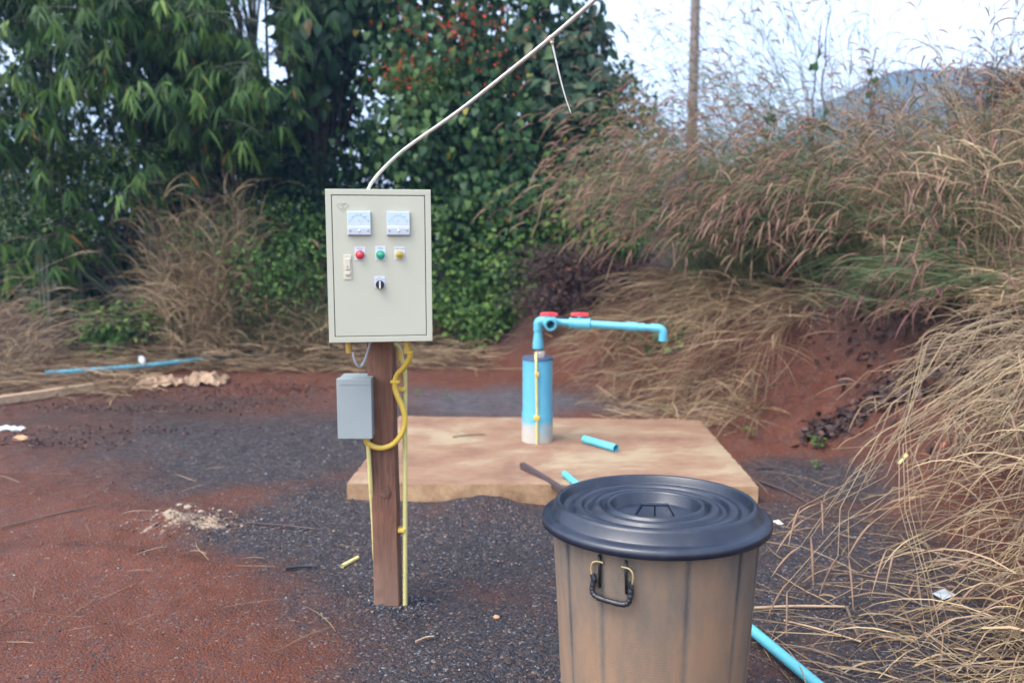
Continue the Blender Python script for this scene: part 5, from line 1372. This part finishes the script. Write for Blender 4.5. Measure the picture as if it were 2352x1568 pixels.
# a few individually placed long stalks
t = thing('leaning_stalk_bunch', 'bunch of long bent stalks arching down to the gravel beside the bin', 'dry grass', tuple(G(2110, 900, .7)))
acc = Acc(); hd = Acc()
def stalk(pts, r=.0028, v=.8, head=True):
    q = np.array([P(*p) for p in pts]); s = np.linspace(0, 1, len(q)); tt = np.sort(np.concatenate([s, s[1:] - .018, s[:-1] + .018])); K = len(tt); Q = np.stack([np.interp(tt, s, q[:, i]) for i in range(3)], -1)[None]
    tubes(acc, Q, np.linspace(r, r * .6, K)[None], 5, v)
    if head: plume_heads(hd, Q, 1, (.09, .13), .008, (.75, 1))
for pts in [[(2340, 735, 3.5), (2215, 760, 3.45), (2125, 790, 3.4), (2085, 960, 3.3), (2030, 1090, 3.1), (1840, 1190, 2.95)],
            [(2350, 760, 3.4), (2240, 775, 3.4), (2125, 792, 3.4), (2082, 970, 3.25), (2095, 1160, 3.05), (2140, 1320, 2.9), (2165, 1430, 2.8)],
            [(2300, 860, 3.3), (2180, 930, 3.25), (2090, 985, 3.2), (1960, 1090, 3.1), (1850, 1250, 2.95)],
            [(2330, 900, 3.2), (2200, 950, 3.2), (2075, 1000, 3.15), (2080, 1150, 3.0), (2125, 1300, 2.85), (2150, 1440, 2.75)],
            [(2320, 820, 3.4), (2200, 900, 3.3), (2020, 1010, 3.2), (1930, 1180, 3.05), (1925, 1290, 2.95)],
            [(2352, 700, 3.6), (2280, 720, 3.5), (2170, 775, 3.4), (2120, 860, 3.3), (2060, 1000, 3.2), (1990, 1100, 3.1), (1880, 1150, 3.0)],
            [(2300, 1060, 3.0), (2200, 1075, 3.0), (2060, 1120, 2.95), (1940, 1200, 2.9), (1830, 1330, 2.8)],
            [(2352, 1130, 2.9), (2250, 1150, 2.9), (2150, 1210, 2.85), (2050, 1260, 2.8)]]:
    for k in range(2):
        dx, dy = rng.normal(0, 14), rng.normal(0, 10)
        stalk([(a + dx * (i / len(pts)) * 1.6, b + dy, c + rng.uniform(-.03, .03)) for i, (a, b, c) in enumerate(pts)], rng.uniform(.0016, .0023), rng.uniform(.3, .9))
acc.obj('stalks', 'stem_straw', t, kind='stuff'); hd.obj('seed_heads', 'plume', t, kind='stuff')

# left-middle dry grass clump and straw litter
rt = at_world(340, 575, 8.75, 9.3, 300)
grass_mass('dry_grass_clump', 'tall tan dry grass clump standing left of the cabinet', rt, U(0, 6.28, len(rt)), U(.0, .10, len(rt)), U(.05, .6, len(rt)), U(.9, 2.0, len(rt)), heads=0, per_blade=7, stem='stem_straw', blade='straw', vs=(.1, .9), vb=(.3, 1), bl=(.3, .7), bw=.010, r=.0035, pw=2.2)
rt = at_world(560, 760, 8.7, 9.1, 110)
grass_mass('dry_grass_clump', 'low sparse tan dry grass between the tall dry clump and the cabinet', rt, U(0, 6.28, len(rt)), U(.0, .3, len(rt)), U(.3, 1.4, len(rt)), U(.4, .95, len(rt)), heads=0, per_blade=6, stem='stem_straw', blade='straw', vs=(.1, .9), vb=(.3, 1), bl=(.2, .5), bw=.008, r=.003)
rt = at_world(570, 790, 8.8, 9.5, 420)
grass_mass('green_plume_grass', 'soft green grass with pink plumes between the dry clump and the cabinet', rt, U(0, 6.28, len(rt)), U(.0, .25, len(rt)), U(.5, 1.5, len(rt)), U(.8, 1.45, len(rt)), heads=1, hp=.5, per_blade=6, vs=(0, .6), vb=(0, .7), bl=(.25, .5), r=.0025)
rt = on_ground(-160, 50, 845, 905, 130)
grass_mass('arching_dry_grass', 'arching dry grass stems leaning in from the left edge', rt, azl(len(rt), 0, 40), U(.1, .7, len(rt)), U(1.4, 2.2, len(rt)), U(1.0, 2.0, len(rt)), heads=0, per_blade=3, stem='stem_straw', blade='straw', vs=(0, .8), vb=(0, .8), r=.003)
def litter(name, label, px0, px1, py0, py1, n, ln=(.15, .5), hmax=.12, m='straw', w=.005, flat=.12, curve=1.0, var=(0, .9), rth=0):
    r0 = on_ground(px0, px1, py0, py1, n); r0[:, 2] += rng.random(n) ** 2 * hmax + .006
    az = U(0, 6.28, n) if not rth else np.radians(rng.normal(rth, 35, n))
    A = arcs(r0, az, U(1.2, 1.6, n), U(1.5, 1.9, n), U(ln[0], ln[1], n), 6, curve, .12)
    gz = H(A[:, :, 0], A[:, :, 1]) + .004; A[:, :, 2] = np.maximum(A[:, :, 2], gz)
    acc = Acc(); ribbons(acc, A, np.array([.6, 1, 1, .9, .7, .2])[None] * w * U(.5, 1.4, n)[:, None], U(var[0], var[1], n))
    o = acc.obj(name, m, kind='stuff'); o['label'] = label; o['category'] = 'straw' if m == 'straw' else 'leaf litter'; return o
litter('straw_litter', 'mat of dry straw along the far left edge of the clearing', 260, 860, 795, 858, 3600, hmax=.26, var=(.1, .8), w=.008)
litter('straw_litter', 'scattered straw on the ground below the left edge grass', -150, 330, 820, 915, 1500, hmax=.18, w=.007)
litter('straw_litter', 'straw fallen behind the cabinet beside the red snack wrapper', 900, 1120, 795, 850, 1100, hmax=.22, w=.007)
litter('straw_litter', 'loose straw bits over the gravel at lower right', 1750, 2330, 1080, 1560, 260, (.08, .4), .02, w=.0035)
litter('straw_litter', 'stray straws at the foot of the bank behind the slab', 1380, 1760, 880, 990, 500, (.15, .4), .05, w=.005)
litter('straw_litter', 'thin stray straws lying on the earth at left', -50, 820, 930, 1500, 70, (.08, .3), .006, w=.003, var=(0, .5))
# dark rotting leaf litter
def leaflitter(name, label, pts, n, size=(.03, .07), hmax=.05, m='dead_leaf', var=(0, .7)):
    acc = Acc(); pts = np.array(pts); i = rng.integers(len(pts), size=n)
    x = pts[i, 0] + rng.normal(size=n) * pts[i, 2]; y = pts[i, 1] + rng.normal(size=n) * pts[i, 3]
    L = np.stack([x, y, H(x, y) + .008 + rng.random(n) ** 2 * hmax], -1)
    scat(acc, LO[0], LO[1], frames(rng.normal(size=L.shape) * [1, 1, .5], rng.normal(size=L.shape) * .6 + [0, 0, .8], U(size[0], size[1], n), U(1, 1.8, n)), L, U(var[0], var[1], n))
    o = acc.obj(name, m, kind='stuff'); o['label'] = label; o['category'] = 'leaf litter'; return o
def gp(*l): return [(*G(a, b)[:2], sx_, sy_) for a, b, sx_, sy_ in l]
leaflitter('dark_leaf_litter', 'dark rotting leaf litter across the ground at left', gp((300, 905, .4, .15), (480, 900, .4, .15), (620, 890, .4, .15), (150, 940, .4, .12), (400, 940, .5, .1), (560, 925, .3, .12), (690, 900, .25, .12), (100, 1020, .3, .08), (330, 990, .5, .08)), 3000, (.010, .026), .025)
bankpts = []
for (px, py, D, sx_, sy_) in [(1880, 1010, 5.35, .05, .06), (1900, 985, 5.4, .05, .06), (1945, 945, 5.3, .05, .07), (1990, 905, 5.2, .06, .07), (2030, 875, 5.1, .07, .07), (2080, 820, 5.0, .08, .08), (2130, 760, 4.9, .12, .1), (2200, 720, 4.8, .15, .1), (2270, 690, 4.6, .15, .1)]:
    q = P(px, py, D); bankpts.append((q[0], q[1], sx_, sy_))
leaflitter('dead_vine_leaves', 'trail of purple-brown dead vine leaves down the red bank', bankpts, 900, (.03, .075), .07)
leaflitter('dead_vine_leaves', 'brown dead leaves caught under the bank grass at right', [(2.6, 4.6, .2, .4), (2.7, 5.3, .2, .3), (2.5, 5.8, .2, .3)], 350, (.03, .07), .06)
# hanging roots and twigs on the bank face
n = 260; rt = sample_bank(1.9, 3.2, 3.2, 6.3, .3, 1.0, n); n = len(rt)
acc = Acc(); A = arcs(rt + [0, 0, .03], azl(n, 195, 40), U(1.2, 1.8, n), U(1.8, 2.6, n), U(.15, .4, n), 6, 1, .3); A[:, :, 2] = np.maximum(A[:, :, 2], H(A[:, :, 0], A[:, :, 1]) + .003)
tubes(acc, A, np.full((n, 6), .002), 3, U(0, .8, n)); o = acc.obj('bare_roots', 'dead_leaf', kind='stuff'); o['label'] = 'thin bare roots clinging to the red bank face'; o['category'] = 'roots'

# sparse climbing vine against the sky
t = thing('climbing_vine', 'thin climbing vine with heart-shaped leaves against the sky at upper right', 'vine', (2.9, 8.4, Hs(2.9, 8.4)))
acc = Acc(); lv = Acc(); tips = []
for (px, py, D) in [(1890, 40, 7.6), (1905, 70, 7.6), (1985, 130, 7.4), (2010, 180, 7.4), (1780, 160, 8)]:
    n = 7; b = P(px + rng.uniform(-30, 30), 420, D); e = P(px, py, D)
    tt = np.linspace(0, 1, 12)[:, None]; Q = b * (1 - tt) + e * tt + np.cumsum(rng.normal(size=(12, 3)) * .02, 0)
    tubes(acc, Q[None], np.linspace(.010, .005, 12)[None], 4); tips.append(Q[3:])
    n = 14; r0 = Q[rng.integers(3, 12, n)]; tubes(acc, arcs(r0, U(0, 6.28, n), U(.3, 1.2, n), U(1, 2.2, n), U(.15, .4, n), 6, 1, .4), np.full((n, 6), .002), 3, .3)
acc.obj('stems', 'dead_leaf', t, kind='stuff')
lm = mesh_np('leaf', LH[0], None, LH[1], np.full(len(LH[0]), .4)); lm.materials.append(M['vine_leaf'])
tp = np.concatenate(tips); off = worldloc(t)
spots = [tp[i] + rng.normal(size=3) * [.03, .03, .03] for i in rng.integers(0, len(tp), 26)]
for p in spots:
    F3 = frames((nrm(rng.normal(size=3) * .4 + [0, -.1, -1]))[None], nrm(np.array([0, -1, .3]) + rng.normal(size=3) * .5)[None], np.array([rng.uniform(.06, .10)]))[0]
    o = bpy.data.objects.new('leaf', lm); C.objects.link(o); o.parent = t
    o.matrix_local = Matrix([[*F3[0], p[0] - off.x], [*F3[1], p[1] - off.y], [*F3[2], p[2] - off.z], [0, 0, 0, 1]])

# bare twiggy bush, upper right corner
t = thing('twiggy_bush', 'dark bare twiggy bush at the upper right edge', 'bush', (4.6, 7.4, Hs(4.6, 7.4)))
acc = Acc(); c = P(2345, 240, 7.2); n = 520
r0 = c + nrm(rng.normal(size=(n, 3))) * np.array([.6, .35, .5]) * U(.1, 1, n)[:, None]
tubes(acc, arcs(r0, U(0, 6.28, n), U(.2, 1.6, n), U(.8, 2.4, n), U(.2, .5, n), 6, 1, .4), np.full((n, 6), .0026), 3, U(0, .5, n))
twigs(acc, np.array([4.6, 7.4, Hs(4.6, 7.4)]), c + nrm(rng.normal(size=(24, 3))) * [.6, .3, .5], .014, .004)
acc.obj('twigs', 'dead_leaf', t, kind='stuff')
acc = Acc(); leaf_cloud(acc, c, (.7, .4, .5), 500, LO, (.03, .06), .8, .3, .3, .9, (0, .9), 3, .1); acc.obj('dead_leaves', 'dead_leaf', t, kind='stuff')

# ================================================================== GRAVEL AND SMALL STONES
OCT = (np.array([(1, 0, 0), (0, 1, 0), (-1, 0, 0), (0, -1, 0), (0, 0, 1), (0, 0, -1.)]), np.array([(0, 1, 4), (1, 2, 4), (2, 3, 4), (3, 0, 4), (1, 0, 5), (2, 1, 5), (3, 2, 5), (0, 3, 5)]))
def stones(name, label, x, y, size, var, m='stone'):
    n = len(x); z = H(x, y)
    Q, _ = np.linalg.qr(rng.normal(size=(n, 3, 3)))
    sc3 = U(.5, 1.2, (n, 3)) if False else rng.uniform(.5, 1.2, (n, 3))
    Mx = Q * (sc3[:, None, :] * size[:, None, None])
    Mx[:, 2] *= .7
    acc = Acc(); scat(acc, OCT[0] + rng.normal(size=OCT[0].shape) * .12, OCT[1], Mx, np.stack([x, y, z + size * .25], -1), var)
    o = acc.obj(name, m, kind='stuff', smooth=False); o['label'] = label; o['category'] = 'gravel'; return o
def spread(n, thr):
    # denser near the viewer
    y = 1.6 + (rng.random(n) ** 1.5) * 6.0; x = U(-1, 1, n) * (.66 * y + .4)
    g = gravel_mask(x, y) + .25 * fbm(x * 3, y * 3, 3)
    k = (rng.random(n) < np.clip(g * 1.1 - thr, .07, 1)) & ~((x > -1.02) & (x < 1.36) & (y > 4.28) & (y < 5.95)) & (np.hypot(x - BX, y - BY) > .23)
    return x[k], y[k]
x, y = spread(150000, .35); n = len(x)
stones('gravel', 'dark slate gravel strewn over the clearing', x, y, .0017 + .0034 * rng.random(n) ** 3, np.clip(rng.random(n) ** 1.15, 0, 1))
x, y = spread(5500, .3); n = len(x)
stones('coarse_gravel', 'larger grey and reddish stones among the gravel', x, y, .005 + .006 * rng.random(n) ** 2, rng.random(n) ** 1.1 * .97)
n = 700; x = rng.normal(-1.55, .19, n); y = rng.normal(3.87, .08, n)
stones('limestone_crumbs', 'whitish crumbled limestone patch on the red earth at left', x, y, .003 + .009 * rng.random(n) ** 3, U(.84, .97, n))
n = 420; a_ = U(0, 6.28, n); rr_ = .05 + .10 * rng.random(n) ** 1.6
stones('contact_crumbs', 'crumbs of gravel and soil added round the foot of the timber post to darken its contact', -.455 + np.cos(a_) * rr_, 2.995 + np.sin(a_) * rr_, .003 + .007 * rng.random(n) ** 2, rng.random(n) * .9)  # dark collar of crumbs added to deepen shade where post meets ground
def rock(label, px, py, s, m, sq=(1, .8, .6), name='stone', z=0):
    g = G(px, py, z); bm = bmesh.new(); bmesh.ops.create_icosphere(bm, subdivisions=2, radius=s)
    for v in bm.verts:
        k = 1 + random.uniform(-.16, .16); v.co = Vector((v.co.x * sq[0] * k, v.co.y * sq[1] * k, v.co.z * sq[2] * k)) + Vector((g[0], g[1], Hs(g[0], g[1]) + s * sq[2] * .45))
    bm_obj(name, bm, m, smooth=True, angle=30, label=label, cat='stone')
rock('rounded orange-tan stone at the left edge of the ground', 48, 1016, .042, 'stone_orange', (1.3, .8, .6))
rock('pale stone against the gravel at the slab front edge', 1022, 1147, .014, 'white_litter')
rock('small pink stone right of the wooden post foot', 1140, 1417, .012, 'stone_orange')
pl_ = [(412, 1160, .014), (432, 1172, .018), (462, 1184, .013), (362, 1180, .010), (505, 1174, .010), (530, 1184, .008)]
for (px, py, s), lab in zip(pl_, ['pale limestone lump at the back of the whitish patch', 'largest pale limestone lump in the middle of the whitish patch', 'pale limestone lump at the front of the whitish patch', 'small pale lump at the left end of the whitish patch', 'small pale lump right of the whitish patch', 'smallest pale lump furthest right of the whitish patch']):
    rock(lab, px, py, s, 'stone_pale', (1.2, .9, .55), name='limestone_lump')

# ================================================================== LITTER AND SMALL THINGS
def stick(label, px0, py0, px1, py1, r, m, name='stick', cat='stick', z0=.012, z1=.012, bend=.01, hollow=False):
    a, b_ = G(px0, py0), G(px1, py1); a[2] = Hs(a[0], a[1]) + z0; b_[2] = Hs(b_[0], b_[1]) + z1
    mdl = (a + b_) / 2 + np.array([0, bend, 0]); mdl[2] = max(mdl[2], Hs(mdl[0], mdl[1]) + r)
    bm = bmesh.new(); p = smoothpath([a, mdl, b_], 6); add_tube(bm, p, list(np.linspace(r, r * .75, len(p))), 8)
    return bm_obj(name, bm, m, smooth=True, angle=60, label=label, cat=cat)
stick('black rubber rod lying on the gravel left of the post', 656, 1312, 728, 1302, .0085, 'black_rubber', 'rubber_rod', 'rod')
ya, yb_ = G(786, 1300), G(822, 1281)
pipe('conduit_offcut', (ya[0], ya[1], Hs(ya[0], ya[1]) + .010), (yb_[0], yb_[1], Hs(yb_[0], yb_[1]) + .011), .0088, 'pale_yellow', 'short pale yellow conduit offcut on the gravel left of the post', 'pipe', .0015, 'bark')
stick('pale dry twig on the ground right of the post foot', 955, 1482, 997, 1467, .0035, 'plank_wood', 'twig', 'twig')
stick('long reddish stick behind the bin running to the bank', 1732, 1402, 1940, 1392, .006, 'plank_wood')
stick('dark forked stick on the gravel right of the bin', 1945, 1393, 1978, 1470, .006, 'bark')
stick('thin pale stick right of the bin, in front of the forked one', 1800, 1427, 1978, 1472, .004, 'plank_wood')
stick('slim dark stick running from the slab corner towards the bank', 1745, 1110, 1860, 1165, .007, 'dark_wood')
stick('thin stick touching the right slab corner', 1735, 1082, 1800, 1080, .005, 'dark_wood')
stick('curved dark twig on the red earth at far left', 0, 1215, 225, 1165, .004, 'bark', 'twig', 'twig')
stick('flat brown stick on the earth left of the post', 725, 1218, 560, 1212, .004, 'dark_wood')
# plank at left
a, b_ = G(-60, 940), G(214, 904)
a[2] = Hs(a[0], a[1]) + .05; b_[2] = Hs(b_[0], b_[1]) + .05
bm = bmesh.new(); add_box(bm, (-.5, -.03, -.035), (.5, .03, .035), .004)
v = Vector(b_ - a); mt = Matrix.Translation(Vector((a + b_) / 2)) @ v.to_track_quat('X', 'Z').to_matrix().to_4x4() @ Matrix.Diagonal((v.length, 1, 1, 1))
bmesh.ops.transform(bm, matrix=mt, verts=bm.verts[:]); bm_obj('wooden_plank', bm, 'plank_wood', label='long weathered plank lying at the left edge', cat='plank')
# far blue pipe
pts = [G(105, 882), G(200, 875), G(345, 861), G(520, 840), G(660, 828), G(760, 816)]
pts = [Vector((p[0], p[1], Hs(p[0], p[1]) + .10)) for p in pts]
t = thing('far_blue_pipe', 'long thin blue pipe lying across the far left of the clearing', 'pipe', tuple(pts[0]))
bm = bmesh.new(); add_tube(bm, smoothpath(pts, 6), .025, 12); bm_obj('pipe_wall', bm, 'blue_pvc', t, smooth=True, angle=60)
# plastic bottle
g = G(333, 862); gz = Hs(g[0], g[1]) + .12
bt = thing('plastic_bottle', 'empty cloudy plastic bottle resting on the far blue pipe', 'bottle', (g[0], g[1], gz - .04))
ax = Vector((.45, -.85, -.12)).normalized(); c0 = Vector((g[0] - .08, g[1] + .12, gz + .04))
bm = bmesh.new(); add_tube(bm, [c0, c0 + ax * .008, c0 + ax * .03, c0 + ax * .16, c0 + ax * .19, c0 + ax * .205], [.026, .033, .034, .033, .016, .013], 16); bm_obj('bottle_body', bm, 'bottle', bt, smooth=True, angle=50)
bm = bmesh.new(); add_tube(bm, [c0 + ax * .203, c0 + ax * .22], .016, 12); bm_obj('cap', bm, 'white_litter', bt, smooth=True, angle=40)
# crumpled sheets
def crumple(name, label, cat, px, py, sx_, sy_, h, m, n=14, rot=0, seed=0, z=None):
    g = G(px, py); r_ = np.random.default_rng(seed); 
    u, v = np.meshgrid(np.linspace(-1, 1, n), np.linspace(-1, 1, n))
    ca, sa = math.cos(rot), math.sin(rot)
    edge = 1 + .18 * fbm(u * 2 + seed, v * 2, 2)
    xx, yy = u * sx_ / 2 * edge, v * sy_ / 2 * edge
    X_, Y_ = g[0] + xx * ca - yy * sa, g[1] + xx * sa + yy * ca
    ridg = 1 - np.abs(fbm(u * 2.1 + seed * 3.1, v * 2.6 + seed, 4)) * 2.6 + .3 * fbm(u * 7 + seed, v * 7, 2)
    Z_ = H(X_, Y_) + .006 + np.clip(ridg, 0, 1) * h * (1 - .6 * np.maximum(np.abs(u), np.abs(v)) ** 3)
    ii = np.arange(n - 1)[:, None] * n + np.arange(n - 1)[None]
    V = np.stack([X_, Y_, Z_], -1).reshape(-1, 3); V2 = V - [0, 0, .0015]; Qq = np.stack([ii, ii + 1, ii + n + 1, ii + n], -1).reshape(-1, 4)
    acc = Acc(); acc.add(V, Qq); acc.add(V2, Qq[:, ::-1]); o = acc.obj(name, m, smooth=False); o['label'] = label; o['category'] = cat
crumple('paper_bag', 'crumpled brown paper lying left of its larger neighbour', 'paper', 365, 888, .36, .3, .10, 'brown_paper', seed=1)
crumple('paper_bag', 'largest crumpled brown sack in the dark leaf litter', 'paper', 470, 884, .38, .3, .13, 'brown_paper', seed=2)
crumple('white_rag', 'crumpled white plastic scrap at the left edge of the ground', 'plastic', 22, 993, .2, .08, .04, 'white_litter', seed=3)
crumple('snack_wrapper', 'shiny red snack wrapper in the straw right of the cabinet', 'wrapper', 1003, 797, .2, .16, .12, 'wrap_red', seed=4)
g = G(2167, 1377); gz = Hs(g[0], g[1]) + .012; bm = bmesh.new(); add_box(bm, (-.034, -.024, -.0006), (.034, .024, .0006))
bmesh.ops.transform(bm, matrix=Matrix.Translation((g[0], g[1], gz)) @ Matrix.Rotation(R(28), 4, 'Z') @ Matrix.Rotation(R(8), 4, 'X') @ Matrix.Rotation(R(-5), 4, 'Y'), verts=bm.verts[:])
bm_obj('white_card', bm, 'meter_case', label='small white card lying on the gravel at lower right', cat='card')
crumple('white_petal', 'white and green scrap behind the right rim of the bin', 'scrap', 1787, 1210, .025, .05, .012, 'white_litter', 5, .2, 6)
crumple('yellow_petal', 'pale yellow scrap among the stalks on the right', 'scrap', 2069, 1126, .045, .02, .008, 'pale_yellow', 5, 0, 7)
crumple('orange_scrap', 'small round orange scrap among the stalks on the right', 'scrap', 2157, 1149, .022, .02, .004, 'orange', 5, 0, 8)
crumple('white_scrap', 'white scrap in the litter behind the casing cap', 'scrap', 1178, 812, .14, .08, .03, 'white_litter', 6, 0, 9)
# tiny seedlings
def seedling(label, px, py, s, n=14):
    g = G(px, py); z = Hs(g[0], g[1]); acc = Acc()
    az = U(0, 6.28, n); L = np.stack([g[0] + np.cos(az) * s * .3 * rng.random(n), g[1] + np.sin(az) * s * .3 * rng.random(n), z + U(.2, 1, n) * s], -1)
    scat(acc, LO[0], LO[1], frames(np.stack([np.cos(az), np.sin(az), U(0, .5, n)], -1), np.tile([[0, 0, 1.]], (n, 1)), U(.4, .7, n) * s), L, U(.4, .9, n))
    t = thing('seedling', label, 'seedling', (g[0], g[1], z), 'green seedlings')
    acc.obj('leaves', 'shrub_leaf', t)
    a2 = Acc(); tubes(a2, np.array([[[g[0], g[1], z - .01], [g[0], g[1], z + s * .5], [g[0], g[1], z + s]]]), np.array([[.002, .002, .001]]), 4); a2.obj('stem', 'grass_stem', t)
seedling('green seedling on the red earth right of the slab', 1722, 1014, .07)
seedling('green seedling at the foot of the dead leaf trail', 1880, 1045, .09)
seedling('green seedling at the back edge of the slab in the straw', 1520, 953, .06)
seedling('tiny green seedling on the grey silt left of the casing', 960, 913, .05)
seedling('seedling on the grey silt nearer the casing', 1030, 918, .05)
seedling('seedling on the gravel just below the other near the dead leaves', 1876, 1078, .05)
seedling('green seedling under the stalks on the right bank', 2110, 1060, .07)
seedling('green leaf tuft in the straw just right of the dry grass clump', 760, 820, .14)
